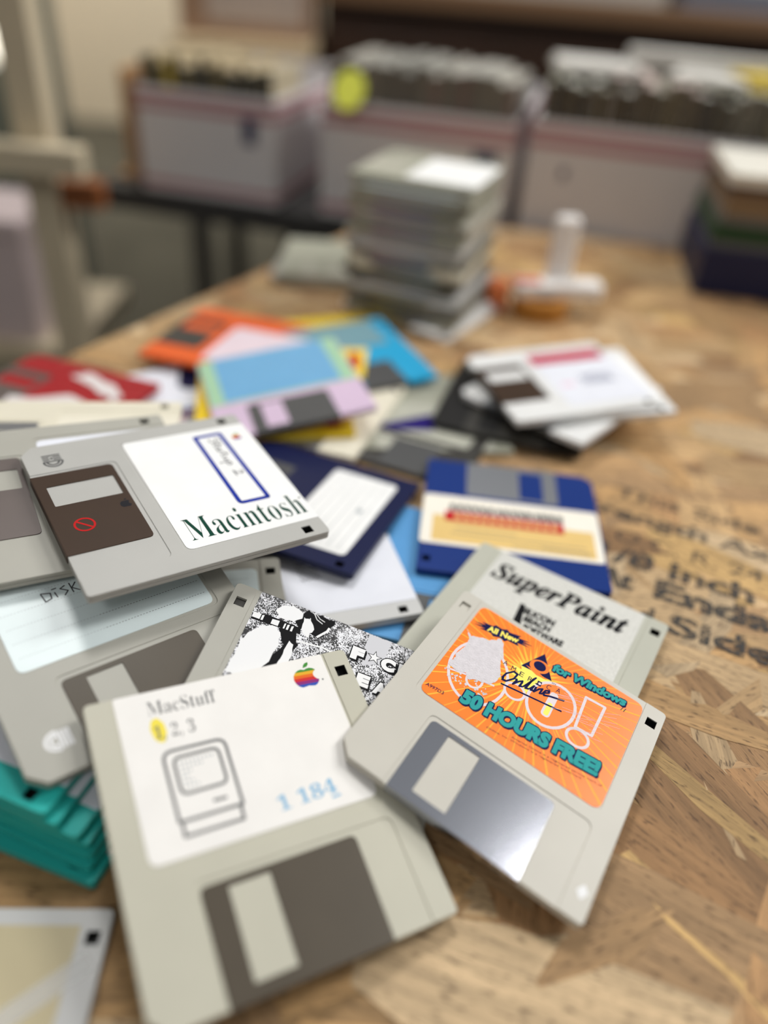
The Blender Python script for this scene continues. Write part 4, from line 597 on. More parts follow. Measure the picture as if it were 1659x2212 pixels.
def band(poly, y0, y1):
    for sgn, y in ((1, y0), (-1, y1)):
        out = []
        for i in range(len(poly)):
            p, q = poly[i-1], poly[i]; a, c = (p[1]-y)*sgn, (q[1]-y)*sgn
            if (a >= 0) != (c >= 0): t = a/(a-c); out.append((p[0]+(q[0]-p[0])*t, y))
            if c >= 0: out.append(q)
        poly = out
        if len(poly) < 3: return []
    return poly
def fruit_logo(mb, w, h, z, xf, single=None):
    for k in range(6):
        p = band(APPLE, 0.97-(k+1)*0.97/6, 0.97-k*0.97/6)
        if p: mb.poly([(u*w, v*h) for u, v in p], z, single or RAINBOW[k], xf)
    mb.poly([(u*w, v*h) for u, v in LEAF], z, single or RAINBOW[0], xf)
def star(cx, cy, r, n=5, q=0.4, rot=90): return [(cx+(r if i % 2 == 0 else r*q)*math.cos(math.radians(rot+180*i/n)), cy+(r if i % 2 == 0 else r*q)*math.sin(math.radians(rot+180*i/n))) for i in range(2*n)]
def wobble(pts, a, rng, sub=3):
    out = []
    for i in range(len(pts)):
        p, q = pts[i], pts[(i+1) % len(pts)]
        for k in range(sub):
            t = k/sub; out.append((p[0]+(q[0]-p[0])*t+rng.uniform(-a, a), p[1]+(q[1]-p[1])*t+rng.uniform(-a, a)))
    return out

G = 'floppy disks scattered in the heap'
# --- teal pile (bottom first)
TEALQ = [[-123.3647, 179.7185, 25.0915, -1.8724, 0.0005, 0.0001], [-121.76, 177.74, 21.49, -1.8424, 0.0, 0.0], [-112.99, 177.88, 17.89, -1.8924, 0.0, 0.0], [-113.73, 176.07, 14.29, -1.8324, 0.0, 0.0], [-110.78, 176.11, 10.69, -1.8724, 0.0, 0.0], [-109.26, 174.79, 7.09, -1.9024, 0.0, 0.0], [-110.63, 170.56, 3.49, -1.8524, 0.0, 0.0]]
names = ['undermost teal floppy disk, lying on the board', 'second teal floppy disk from the board up', 'third teal floppy disk from the board up', 'fourth teal floppy disk from the board up', 'third teal floppy disk from the top of its pile', 'teal floppy disk just under the top one of its pile', 'topmost teal floppy disk, its pale label showing at the left edge']
for i, q in enumerate(TEALQ[::-1]):
    t, L = floppy(q, TEAL, DSTEEL, names[i], 'teal floppy disks in one pile', lab=(-35, 35, -8.3, 46.8), lab_mat=LBLUEW)

# --- grey disk with the orange internet-service label
t, L = floppy(Q['aol'], BEIGE, STEEL, 'beige floppy disk with a torn orange label and a bright steel shutter', G, hd=True, tab=BEIGE, lab=(-35.3, 36.4, -8.4, 44.6), lab_mat=LORANGE, lab_r=(3.5, 3.5, 3.5, 3.5))
RC = (-4.1, 25.6)
LABP = rect(-35.3, 36.4, -8.4, 44.6, 3.5)
b = MB(); rng = random.Random(3)
for i in range(56):
    a = 2*math.pi*i/56 + rng.uniform(-0.02, 0.02); da = rng.uniform(0.003, 0.007); R_ = 90
    p = clip_poly([(RC[0]+2*math.cos(a), RC[1]+2*math.sin(a)), (RC[0]+R_*math.cos(a-da), RC[1]+R_*math.sin(a-da)), (RC[0]+R_*math.cos(a+da), RC[1]+R_*math.sin(a+da))], LABP)
    if len(p) > 2: b.poly(p, LZ+0.02, I_RAY)
for i in range(34):
    a = 2*math.pi*i/34; R_ = rng.uniform(22, 34) if -2.6 < (a-2*math.pi if a > math.pi else a) < -0.5 else rng.uniform(12, 20)
    b.poly([(RC[0]+R_*math.cos(a), RC[1]+R_*math.sin(a)), (RC[0]+6*math.cos(a+0.12), RC[1]+6*math.sin(a+0.12)), (RC[0]+6*math.cos(a-0.12), RC[1]+6*math.sin(a-0.12))][::-1], LZ+0.028, I_RAY)
b.poly(star(RC[0], RC[1]-1.5, 9, 14, 0.6), LZ+0.034, I_LEMON)
b.build('ray_pattern', L)
b = MB()
b.stroke(ellipse(-21.5, 13.2, 11.3, 14.6, 0.25), 1.1, LZ+0.04, I_LILAC, True)
b.stroke(ellipse(-21.0, 9.0, 3.0, 3.4), 0.9, LZ+0.04, I_LILAC, True); b.stroke([(-32, 6.8), (-24, 9.5), (-14, 12)], 0.8, LZ+0.04, I_LILAC)
b.poly(ellipse(-6.9, 15.2, 3.9, 3.6), LZ+0.041, LORANGE); b.stroke(ellipse(-6.9, 15.2, 3.9, 3.6), 1.0, LZ+0.045, I_LILAC, True)
b.poly(ellipse(6.6, 19.4, 8.9, 10.6, -0.15), LZ+0.041, LORANGE); b.stroke(ellipse(6.6, 19.4, 8.9, 10.6, -0.15), 1.2, LZ+0.045, I_LILAC, True)
b.poly(rpoly([(4.6, 12.9), (8.2, 12.9), (7.6, 25.4), (4.4, 25.4)], 1.7), LZ+0.046, I_LILAC); b.poly(rpoly([(5.5, 13.7), (7.5, 13.7), (7.2, 20), (5.4, 20)], 0.9), LZ+0.05, I_LEMON)
b.stroke([(16.3, 32.2), (23.9, 32.9), (24.0, 17.4), (17.6, 16.8)], 1.1, LZ+0.045, I_LILAC, True); b.stroke(ellipse(20.0, 12.9, 4.2, 3.7), 1.1, LZ+0.045, I_LILAC, True)
b.build('outline_lettering', L)
tornp = [(-35.2, 29.5), (-31.9, 26.9), (-27.7, 29.4), (-25.3, 30.1), (-21.7, 33.9), (-19.4, 32.0), (-17.3, 26.2), (-16.5, 22.3), (-13.8, 17.4), (-15.4, 11.5), (-20.4, 9.8), (-23.2, 7.7), (-25.1, 10.0), (-28.0, 8.2), (-30.4, 8.3), (-32.6, 8.7), (-31.7, 13.1), (-32.4, 16.3), (-30.9, 22.4), (-31.8, 25.5)]
b = MB(); b.prism(wobble(tornp, 0.35, rng, 5), LZ, LZ+0.10, TORN)
for i in range(46):
    x, y = rng.uniform(-33, -14), rng.uniform(3.5, 9.5); r_ = rng.uniform(0.08, 0.45); b.poly(wobble(ellipse(x, y, r_*1.6, r_, rng.uniform(0, 3), 7), r_*0.3, rng, 1), LZ+0.06, TORN)
o = b.build('torn_patch', L); o['label'] = 'torn pale paper patch'
b = MB(); ft = frame2(-22.2, 36.9, 13.5)
pts = []
for i in range(26):
    a = 2*math.pi*i/26; k = 1.0 if i % 2 == 0 else 0.66; rx = 12.6 if abs(math.cos(a)) > 0.55 else 10
    pts.append((rx*k*math.cos(a), 2.9*(1.0 if i % 2 == 0 else 0.72)*math.sin(a)*(1.15 if abs(math.cos(a)) < 0.6 else 1)))
b.poly(pts, LZ+0.06, I_NAVY, ft)
put_sans(b, 'All New', 13.0, 3.1, LZ+0.08, I_LEMON, frame2(-28.2, 33.8, 13.5, shear=0.1), 0.04)
b.build('starburst', L)
b = MB()
b.poly([(-4.7, 40.0), (-9.9, 28.0), (-6.3, 28.6), (-5.6, 31.2)], LZ+0.06, I_NAVY); b.poly([(-4.7, 40.0), (-5.6, 31.2), (2.6, 29.4)][::-1], LZ+0.06, I_NAVY)
b.poly([(-4.7, 40.0), (-9.9, 28.2), (2.6, 29.6)], LZ+0.058, I_NAVY)
b.poly(ellipse(-3.9, 32.6, 4.0, 3.2, 0.4), LZ+0.064, LORANGE); b.poly(ellipse(-3.9, 32.9, 2.5, 2.3), LZ+0.07, I_NAVY); b.poly([(-8.5, 29.5), (-3.4, 28.0), (0.6, 28.6), (-3.4, 29.9)], LZ+0.07, LORANGE)
for k, ch in enumerate('AMERICA'):
    u = k/6; put_sans(b, ch, 1.7, 2.3, LZ+0.06, I_NAVY, frame2(-15.9+21.6*u, 23.6+2.5*u-1.6*math.sin(math.pi*u), 6), 0.0)
put_sans(b, 'SM', 1.6, 0.8, LZ+0.06, I_NAVY, frame2(3.0, 28.6, 6))
fo = frame2(-13.4, 15.9, 17.5, shear=0.35)
script = [[(0, 1.5), (0.4, 4.2), (2.4, 6.3), (4.2, 5.6), (4.0, 3.0), (2.0, 0.6), (0.5, 0.8), (0.2, 2.0)], [(4.6, 3.4), (5.2, 2.8), (4.8, 0.4), (6.2, 2.6), (7.2, 3.3), (7.4, 2.4), (7.3, 0.5), (8.6, 0.8)], [(8.6, 0.8), (10.4, 5.6), (10.8, 7.0), (10.2, 5.8), (9.6, 0.6), (11.0, 0.8)],
          [(11.0, 0.8), (11.9, 3.0), (11.7, 0.6), (12.6, 0.8)], [(12.0, 4.2), (12.3, 4.6)], [(12.8, 3.0), (13.0, 0.4), (14.2, 2.5), (15.2, 3.0), (15.2, 0.6), (16.2, 0.8)], [(16.2, 1.4), (18.0, 2.2), (17.8, 3.2), (16.6, 2.9), (16.2, 1.4), (17.0, 0.4), (19.0, 0.9), (24.6, 1.2)]]
for s_ in script: b.stroke(s_, 0.85, LZ+0.075, I_NAVY, xf=fo)
b.stroke([(-12.6, 14.8), (11.0, 19.4)], 0.7, LZ+0.075, I_NAVY, w2=0.2)
b.build('logo', L)
b = MB()
def outlined(text, x, y, w, h, deg, bold, shear=0.0, z=LZ+0.08):
    f_ = frame2(x, y, deg, shear=shear)
    for n_, (dx, dy) in enumerate(((-.45, 0), (.45, 0), (0, .45), (0, -.45), (.32, .32), (-.32, -.32), (.6, -.6))):
        put_sans(b, text, w, h, z-0.003*n_, I_NAVY, frame2(x+dx, y+dy, deg, shear=shear), bold)
    put_sans(b, text, w, h, z+0.012, I_TEAL, f_, bold)
outlined('for Windows', 0.4, 34.3, 29.8, 4.3, 8.5, 0.05, 0.2)
b.build('lettering', L); b = MB()
outlined('50 HOURS FREE!', -21.4, -3.3, 53.2, 6.9, 6.6, 0.07, 0.06)
b.build('lettering', L); b = MB()
put_sans(b, 'A997D3', 7.2, 1.5, LZ+0.06, I_NAVY, frame2(-34.3, -5.4, 5.5), 0.01); b.build('small_print', L); b = MB()
put_sans(b, 'America Online is a registered service mark of', 34, 1.15, LZ+0.06, I_DGREY, frame2(0.5, -3.9, 7.0)); b.build('small_print', L); b = MB(); put_sans(b, 'Online, Inc. Windows is a registered trademark', 36, 1.15, LZ+0.06, I_DGREY, frame2(-8.4, -6.4, 7.0))
b.build('small_print', L); b = MB()
for k in range(2): b.stroke([(29.7+k*1.1, 38.2), (29.2+k*1.1, 36.2)], 0.3, LZ+0.06, I_DGREY)
b.build('pen_mark', L)
b = MB()
for i in range(22):
    x, y = rng.uniform(12, 34), rng.uniform(14, 34); a = rng.gauss(2.75, 0.12); l_ = rng.uniform(4, 14); b.stroke([(x, y), (x-l_*abs(math.cos(a)), y-l_*abs(math.sin(a))*0.9)], 0.10, LZ+0.096, I_LILAC, cap=False)
b.build('scratch', L)
b = MB(); b.poly(rpoly([(39.4, -37.8), (41.4, -40.3), (43.2, -37.1), (41.2, -34.7)], 0.5), 3.33, I_WHITE); b.build('white_mark', t)

# --- silver label paint-program disk under it
t, L = floppy(Q['super'], GREYG, DSTEEL, 'grey green floppy disk with a speckled silver label and black italic title', G, lab=(-34.6, 34.4, -8.3, 46.8), lab_mat=LSILVER)
b = MB(); b.loops(glyph_loops('SuperPaint', 62, 14.4), LZ+0.03, I_BLACK, frame2(-32.3, 24.4, 1.0), 0.28); b.build('lettering', L)
b = MB(); b.poly([(-13.6, 19.2), (-11.6, 19.6), (-8.4, 6.8), (-12.2, 7.2)][::-1], LZ+0.03, I_BLACK)
for txt, x, y, w, h in (('SILICON', -11.6, 14.2, 15, 4.2), ('BEACH', -8.8, 9.8, 12, 3.8), ('SOFTWARE', -7.4, 5.2, 18, 3.8)):
    put_sans(b, txt, w, h, LZ+0.03, I_BLACK, frame2(x, y, 1), 0.06)
b.build('logo', L)

# --- foreground disk with the little computer drawing
t, L = floppy(Q['stuff'], CREAMP, OLIVEM, 'yellowed floppy disk in front with a cream label bearing a little computer drawing', G, lab=(-36.2, 35.8, -6.8, 47.0), lab_mat=LCREAM)
b = MB(); b.loops(glyph_loops('MacStuff', 22.2, 5.0), LZ+0.03, I_GREY, frame2(-26.8, 38.5, -1.5), -0.07); b.build('lettering', L); b = MB(); b.loops(glyph_loops('1,2,3', 12.6, 5.4), LZ+0.05, I_GREY, frame2(-26.3, 29.4, -1.5), -0.06); b.build('lettering', L)
b = MB(); b.poly(wobble(ellipse(-24.8, 33.1, 2.3, 4.3, 0.1), 0.15, rng, 1), LZ+0.02, I_HI); b.build('highlighter_mark', L)
b = MB()
b.stroke(rpoly([(-25.6, 3.2), (-6.4, 3.2), (-6.2, 25.2), (-25.6, 25.4)], [0.3, 0.3, 3, 3]), 1.0, LZ+0.03, I_GREY, True); b.stroke(rect(-22.9, -8.9, 11.0, 22.8, 2.2), 0.95, LZ+0.03, I_GREY, True)
b.stroke([(-24.9, 2.6), (-25.0, -1.2), (-7.4, -1.2), (-7.2, 2.8)], 1.0, LZ+0.03, I_GREY); b.stroke([(-14.6, 6.7), (-10.4, 6.6)], 0.9, LZ+0.03, I_GREY)
for k, n_ in enumerate((9, 6, 3, 2, 3, 4)):
    for j in range(n_): b.poly(sq(-21.2+1.25*j, 20.9-1.55*k, 0.32), LZ+0.03, I_LGREY)
b.build('computer_drawing', L)
b = MB(); fruit_logo(b, 9.4, 7.4, LZ+0.03, frame2(22.6, 35.9, -3)); b.poly(ellipse(33, 37.2, .35, .35), LZ+0.03, I_GREY); b.build('rainbow_logo', L)
b = MB(); b.loops(glyph_loops('1 184', 19.6, 4.9), LZ+0.03, I_SKY, frame2(3.8, -2.6, 2.0)); b.stroke([(20.8, -3.2), (23.8, -3.0)], 0.7, LZ+0.03, I_SKY); b.build('number_stamp', L)

# --- cool grey disk with the green serif word
t, L = floppy(Q['mac'], GREY, BROWNM, 'cool grey floppy disk, topmost of the heap, its white label bearing a green serif word', G, hd=True, lab=(-37.2, 35.2, -8.1, 47.0), lab_mat=LWHITE, lab_r=(3, 3, 0.5, 0.5))
fm = lambda u, v: (31.4-v, u)
b = MB(); b.loops(glyph_loops('Macintosh', 49.4, 13.2), LZ+0.03, I_GREEN, lambda u, v: fm(u-4.6, v), -0.16); b.poly(ellipse(21.6, 45.4, .5, .5), LZ+0.03, I_DGREY); b.build('lettering', L)
b = MB(); b.stroke(rpoly([(-31.8, 22.4), (16.4, 21.6), (16.6, 33.9), (-31.9, 33.9)], [0, 1.5, 0.6, 0]), 1.9, LZ+0.03, I_BLUE, True); b.build('blue_frame', L)
b = MB(); fh = frame2(-29.2, 26.9, 1.5)
hand = [[(3.4, 4.3), (1.6, 4.9), (0.6, 3.6), (2.8, 2.6), (3.2, 1.0), (1.4, 0.2), (0.3, 1.0)], [(3.8, 1.2), (5.2, 4.6), (5.0, 2.6), (4.9, 1.0), (5.8, 0.6)], [(4.0, 3.3), (6.2, 3.4)], [(8.6, 2.4), (7.2, 2.6), (6.6, 1.4), (7.4, 0.6), (8.5, 1.6), (8.6, 0.7), (9.6, 0.9)], [(9.6, 2.4), (10.0, 0.6), (10.2, 1.9), (11.6, 2.4)], [(12.4, 4.4), (12.3, 1.0), (13.4, 0.6)], [(11.4, 3.0), (13.8, 3.2)],
        [(14.2, 2.3), (14.3, 0.9), (15.6, 0.7), (16.4, 2.3), (16.4, 0.7), (17.2, 0.8)], [(18.0, 2.4), (18.0, -2.4), (18.1, 1.6), (19.6, 2.5), (20.6, 1.4), (19.6, 0.5), (18.2, 0.9)], [(25.2, 3.2), (26.4, 4.2), (27.6, 3.4), (26.6, 1.6), (24.8, 0.4), (28.6, 0.6)]]
for s_ in hand: b.stroke(s_, 0.55, LZ+0.03, I_PENCIL, xf=fh)
b.build('handwriting', L)
b = MB(); fruit_logo(b, 4.4, 4.0, LZ+0.03, lambda u, v: (-25.4-v, 38.0+u)); b.build('rainbow_logo', L)
b = MB()
for x in (-37.4, -36.0, -34.6): b.stroke([(x, -40.0), (x, -37.4 if x != -37.4 else -33.0)], 0.75, 3.33, I_DGREY); b.stroke([(x, -36.0), (x, -33.0)], 0.75, 3.33, I_DGREY)
b.stroke([(-36.0, -36.6), (-34.6, -36.6)], 0.7, 3.33, I_DGREY)
for r_ in (3.6, 2.3): b.stroke([(-33.3 + r_*1.0*math.sin(math.pi*k/12), -36.5 - r_*math.cos(math.pi*k/12)) for k in range(13)] , 0.7, 3.33, I_DGREY)
b.stroke([(-33.3, -40.1), (-33.3, -32.9)], 0.75, 3.33, I_DGREY)
b.build('density_mark', t)
b = MB(); b.stroke(ellipse(8.6, -36.8, 3.5, 3.5), 0.8, 3.36, I_RED, True); b.stroke([(6.2, -39.2), (11.0, -34.4)], 0.8, 3.36, I_RED)
fruit_logo(b, 4.4, 4.0, 3.35, lambda u, v: (3.8-v, -21.6+u), ink('dark slate ink', (38, 38, 42)))
o = b.build('shutter_print', t)

# --- zine disk with the black and white collage label
def collage():
    m = bpy.data.materials.new('photocopied collage'); m.use_nodes = True; nt = m.node_tree; p = nt.nodes['Principled BSDF']; p.inputs['Roughness'].default_value = 0.6
    N = nt.nodes.new; Lk = nt.links.new; tc = N('ShaderNodeTexCoord')
    n1 = N('ShaderNodeTexNoise'); n1.inputs['Scale'].default_value = 2300; n1.inputs['Detail'].default_value = 3; Lk(tc.outputs['Object'], n1.inputs['Vector'])
    n2 = N('ShaderNodeTexNoise'); n2.inputs['Scale'].default_value = 110; n2.inputs['Detail'].default_value = 3; n2.inputs['Distortion'].default_value = 1.5; Lk(tc.outputs['Object'], n2.inputs['Vector'])
    a = N('ShaderNodeMath'); a.operation = 'MULTIPLY'; a.inputs[1].default_value = 0.6; Lk(n2.outputs['Fac'], a.inputs[0])
    c = N('ShaderNodeMath'); c.operation = 'ADD'; Lk(n1.outputs['Fac'], c.inputs[0]); Lk(a.outputs[0], c.inputs[1])
    r = N('ShaderNodeMapRange'); r.inputs[1].default_value = 0.80; r.inputs[2].default_value = 0.84; Lk(c.outputs[0], r.inputs[0])
    mx = N('ShaderNodeMix'); mx.data_type = 'RGBA'; mx.inputs[6].default_value = lin((20, 20, 22)); mx.inputs[7].default_value = lin((232, 232, 236)); Lk(r.outputs[0], mx.inputs[0]); Lk(mx.outputs[2], p.inputs['Base Color'])
    return m
t, L = floppy(Q['zine'], GREYW, DSTEEL, 'grey floppy disk with a black and white photocopied collage label, half under the others', G, hd=True, tab=CHARC, lab=(-35, 35, -8.3, 47.0), lab_mat=collage(), lab_r=(0.4, 0.4, 0.2, 0.2))
b = MB(); z = LZ+0.03
b.poly(wobble([(-16.5, 46.5), (-4.7, 46.2), (-6.2, 41.8), (-8.9, 35.5), (-13.7, 38.2), (-17.5, 37.5), (-19, 40)], 0.5, rng, 4), z, I_BLACK)
b.poly(wobble([(-24, 34.4), (-18.0, 36.4), (-15.0, 30), (-16.0, 18), (-20, 8), (-27, 8), (-22, 20), (-20, 28)], 0.5, rng, 4), z, I_BLACK)
b.poly(wobble([(-29.5, 32.6), (-25.5, 34.6), (-22.6, 32.4), (-21.2, 27.4), (-22.4, 19.1), (-26, 9.6), (-34.8, 9.2), (-34.5, 15.9), (-34.6, 23.6), (-32.6, 28.5)], 0.35, rng, 4), z+0.01, I_WHITE)
b.poly(wobble([(-18.6, 30.6), (-16.2, 29.4), (-15.6, 23.2), (-16.8, 15.0), (-19.0, 10.0), (-19.6, 15), (-18.8, 22)], 0.3, rng, 4), z+0.01, I_WHITE)
b.poly(wobble([(-27.4, 41.0), (-25.9, 44.2), (-21.8, 46.0), (-17.5, 44.9), (-16.9, 41.6), (-20.1, 39.0), (-25.5, 38.9)], 0.3, rng, 4), z+0.01, I_WHITE)
b.poly(wobble([(-16.2, 42.6), (-14.0, 43.6), (-11.5, 39), (-13.0, 34.8), (-15.6, 36.2)], 0.4, rng, 4), z+0.01, I_WHITE)
b.poly([(-35, 36.4), (-29.8, 37.9), (-16.2, 37.6), (-15.6, 35.0), (-29.9, 34.0), (-34.6, 33.6)], z+0.02, I_BLACK)
for x0, x1 in ((-34.6, -31.6), (-31.2, -30.4), (-27.2, -24.4), (-22.4, -21.8), (-21.2, -20.4), (-19.6, -18.8)): b.poly([(x0, 34.6), (x1, 34.7), (x1, 37.2), (x0, 36.9)], z+0.03, I_WHITE)
b.stroke([(-9.5, 36.4), (-6.6, 40.6), (-6.2, 42.4)], 0.9, z+0.03, I_WHITE); b.stroke([(-16, 31.6), (-6, 33.0), (3, 32.2)], 0.7, z+0.03, I_WHITE); b.stroke([(-13.6, 46.4), (-11.8, 44.0), (-9.2, 43.0)], 0.35, z+0.03, I_WHITE); b.stroke([(-12.8, 46.4), (-10.8, 44.8), (-8.6, 44.2)], 0.3, z+0.03, I_WHITE)
b.poly([(9.0, 46.8), (18, 46.8), (17.0, 36), (9.6, 32), (8.6, 40)], z, ink('collage pale grey', (206, 206, 210)))
b.build('collage_shape', L)
b = MB()
def cut(text, x, y, w, h):
    for n_, (dx, dy) in enumerate(((-.45, 0), (.6, -.3), (0, .45), (.3, -.7), (.8, -.9))): put_sans(b, text, w, h, z+0.05-0.003*n_, I_BLACK, frame2(x+dx, y+dy, 0), 0.085)
    put_sans(b, text, w, h, z+0.06, I_WHITE, frame2(x, y, 0), 0.085)
cut('F', 4.4, 33.4, 5.0, 5.6); cut('C', 16.2, 33.6, 5.6, 5.6); cut('K', 23.0, 33.4, 5.6, 5.6); cut('E', 9.2, 23.4, 5.0, 5.2); cut('A', 16.0, 22.8, 5.2, 5.2)
b.poly(star(13.3, 37.3, 3.2), z+0.05, I_BLACK); b.poly(star(13.3, 37.3, 2.5), z+0.06, I_WHITE)
b.build('lettering', L)

# --- lined disks at the left
t, L = floppy(Q['lined'], GREYW, OLIVEM, 'grey floppy disk with a pale ruled label and a white two letter mark', G, lab=(-35.2, 35.2, -8.2, 46.8), lab_mat=LPALE, lab_r=(3, 3, 3, 3))
b = MB()
for y in (3.4, -2.6, 9.4, 15.4, 21.4):
    for k in range(60): b.poly([(-33+k*1.12, y-0.09), (-32.4+k*1.12, y-0.09), (-32.4+k*1.12, y+0.09), (-33+k*1.12, y+0.09)], LZ+0.02, I_LGREY if k < 26 else I_DGREY)
b.build('ruled_line', L)
b = MB(); fh = frame2(-18.0, 15.8, 2)
for s_ in ([(0, 4), (0.3, 0), (2.6, 0.6), (3.0, 3), (0, 4)], [(4.4, 2.8), (4.6, 0.2)], [(3.8, 4.2), (5.6, 4.3)], [(8.6, 4.2), (6.6, 3.4), (8.8, 1.6), (7.0, 0)], [(10.2, 4.6), (10.2, 0)], [(12.4, 4.2), (10.4, 2.2), (12.6, 0)]): b.stroke(s_, 0.45, LZ+0.03, I_DGREY, xf=fh)
b.build('handwriting', L)
b = MB()
for x in (-31.6, -30.4, -29.2): b.stroke([(x, -38.4), (x, -32.2)], 0.95, 3.33, I_WHITE)
for r_ in (3.2, 1.9): b.stroke([(-32.6 - r_*1.25*math.sin(math.pi*k/12), -35.3 - r_*math.cos(math.pi*k/12)) for k in range(13)], 1.05, 3.33, I_WHITE)
b.stroke([(-32.6, -38.5), (-32.6, -32.1)], 0.7, 3.33, I_WHITE)
b.build('density_mark', t)
t, L = floppy(Q['lined2'], GREYW, DSTEEL, 'grey floppy disk with a ruled label peeking out right of the other ruled one', G, hd=True, lab=(-35.2, 35.2, -8.2, 41), lab_mat=LPALE, lab_r=(3, 3, 3, 3))
b = MB()
for y in (35, 29, 23, 17):
    for k in range(56): b.poly([(-31+k*1.12, y-0.09), (-30.4+k*1.12, y-0.09), (-30.4+k*1.12, y+0.09), (-31+k*1.12, y+0.09)], LZ+0.02, I_DGREY)
b.build('ruled_line', L)
t, L = floppy(Q['gray'], GREYW, TAUPEM, 'warm grey floppy disk cut off by the left edge, a taupe shutter showing', G, hd=True, lab=(-35, 35, -8.2, 46.8), lab_mat=LBLUEW)
t, L = floppy(Q['cream'], IVORY, DSTEEL, 'ivory floppy disk at the left edge just behind the warm grey one', G, hd=True, lab=(-30, 35, -8.2, 46.8), lab_mat=paper('ivory label', (232, 226, 208)))

# --- middle of the heap
t, L = floppy(Q['medblue'], SKYB, CHARCM, 'mid blue floppy disk lying on the board under the white labelled one', G)
t, L = floppy(Q['white'], GREYL, DSTEEL, 'pale grey floppy disk with a blank white label with scribbles at one end', G, lab=(-35, 35.4, -8.2, 46.9), lab_mat=LBLUEW)
b = MB()
for k in range(4):
    x0 = 1.5+3.4*k; b.stroke([(x0 + (1.1 if j % 2 else -0.6), -1.0+1.25*j+0.4*k) for j in range(8)], 0.6, LZ+0.03, I_PENCIL)
b.build('handwriting', L)
t, L = floppy(Q['navyA'], NAVY, CHARCM, 'navy blue floppy disk with a ruled white label lying over the white labelled one', G, lab=(-35, 34.5, 3, 38.2), lab_mat=LWHITE, lab_r=(3, 3, 3, 3), z0=2.92, full_top=True)
b = MB()
for k in range(6): b.stroke([(-32, 8+k*5), (31, 8+k*5)], 0.35, 3.14, I_LGREY)
b.poly(wobble(ellipse(-2.9, 29.6, 2.2, 1.6), 0.4, rng, 1), 3.16, I_LGREY); b.build('ruled_line', L)
L.location = (0, 0, 0.25*U)
t, L = floppy(Q['blue'], BLUE, DSTEEL, 'royal blue floppy disk with a wide cream and tan label and a red bar', G, lab=(-44.2, 45.0, -13.3, 27.4), lab_mat=paper('cream disk label', (240, 234, 220)), lab_r=(2.5, 2.5, 2.5, 2.5), full_top=True, z0=3.25)
b = MB(); z = 3.47
b.poly(rect(-40.5, 39.5, 4.0, 24.8, 1), z, LTAN); b.poly(rect(-26, 33.5, -0.2, 8.2), z+0.02, ink('label red', (190, 40, 44))); b.build('colour_block', L)
b = MB(); rr = random.Random(5)
for k in range(15):
    x = -26+3.9*k; b.poly([(x, -6.4), (x+rr.uniform(2.4, 3.4), -6.4), (x+rr.uniform(2.4, 3.4), -0.9), (x+0.2, -0.9)], z+0.03, I_DGREY)
for k in range(12):
    x = -23+4.4*k; b.poly([(x, 2.2), (x+3.2, 2.2), (x+3.0, 6.2), (x+0.3, 6.2)], z+0.04, ink('pale tan ink', (226, 180, 120)))
for y, x0, x1 in ((13.5, -2, 28), (17.5, -36, 30), (20.8, -38, -14), (22.6, -38, 0)): b.stroke([(x0, y), (x1, y)], 0.5, z+0.03, I_GREY)
b.build('printed_line', L)

# --- far part of the heap
t, L = floppy(Q['purple'], STONE, mat('stone painted metal', (158, 158, 142), 0.45), 'stone grey floppy disk with a purple block on its label, flat on the board', G, lab=(-35, 35, -8.2, 46.8), lab_mat=paper('stone label', (176, 176, 162)))
b = MB(); b.poly([(-1, 26), (33, 26), (33, 20), (-1, 6)][::-1], LZ+0.03, ink('deep purple ink', (40, 28, 104))); b.build('colour_block', L)
t, L = floppy(Q['dark'], CHARC, CHARCM, 'charcoal floppy disk peeking out between the navy and the royal blue ones', G)
t, L = floppy(Q['beige'], IVORY, DSTEEL, 'ivory floppy disk with one corner pointing to the navy one', G)
t, L = floppy(Q['yellow'], YELLOWP, mat('yellow painted metal', (236, 204, 48), 0.45), 'yellow floppy disk mostly hidden under the lilac one', G, lab=(-35, 35, -8.2, 46.8), lab_mat=paper('yellow label', (240, 206, 50)))
b = MB(); b.poly([(28, -40), (38, -40), (38, -34), (30, -32)], 3.36, I_RED); b.poly([(31, -38), (35, -38), (34, -35)], 3.38, I_NAVY); b.build('printed_mark', t)
t, L = floppy(Q['cyan'], CYANP, CHARCM, 'cyan floppy disk with a yellow and red sticker behind the lilac one', G, lab=(-35, 35, 8, 46.8), lab_mat=paper('teal grey label', (112, 150, 160)))
b = MB(); b.poly([(-3.2, 10), (16.5, 3.2), (-2.6, -34), (-12.8, -27)][::-1], 3.50, paper('sticker yellow', (244, 214, 70))); b.poly(wobble([(2, 2), (8, -2), (-1, -22), (-6, -18)], 0.8, rng, 2), 3.53, I_RED); o = b.build('sticker', t); o['label'] = 'yellow and red sticker'
t, L = floppy(Q['orange'], ORANGEP, CHARC, 'orange floppy disk with a lavender label at the far edge of the heap', G, lab=(-22, 35, -8.2, 46.8), lab_mat=paper('lavender label', (222, 204, 212)))
t, L = floppy(Q['red'], REDP, TAUPEM, 'red floppy disk with a torn white label near the left edge', G)
b = MB(); b.prism(wobble([(-30, -6.5), (-38.5, 2), (-30.6, 24.9), (-22, 36), (-6, 30), (-9.4, 8), (2, -8), (6, -22), (16, -20), (18, 34), (10, 42), (-14.7, 38), (-20, 20), (-26, 6)], 1.0, rng, 3), 3.0, 3.45, paper('torn white label', (222, 214, 212))); b.build('label', t)
t, L = floppy(Q['redB'], BLUE, DSTEEL, 'dark blue floppy disk peeking out between the red and the orange ones', G, lab=(-35, 35, -8.2, 46.8), lab_mat=LBLUEW)
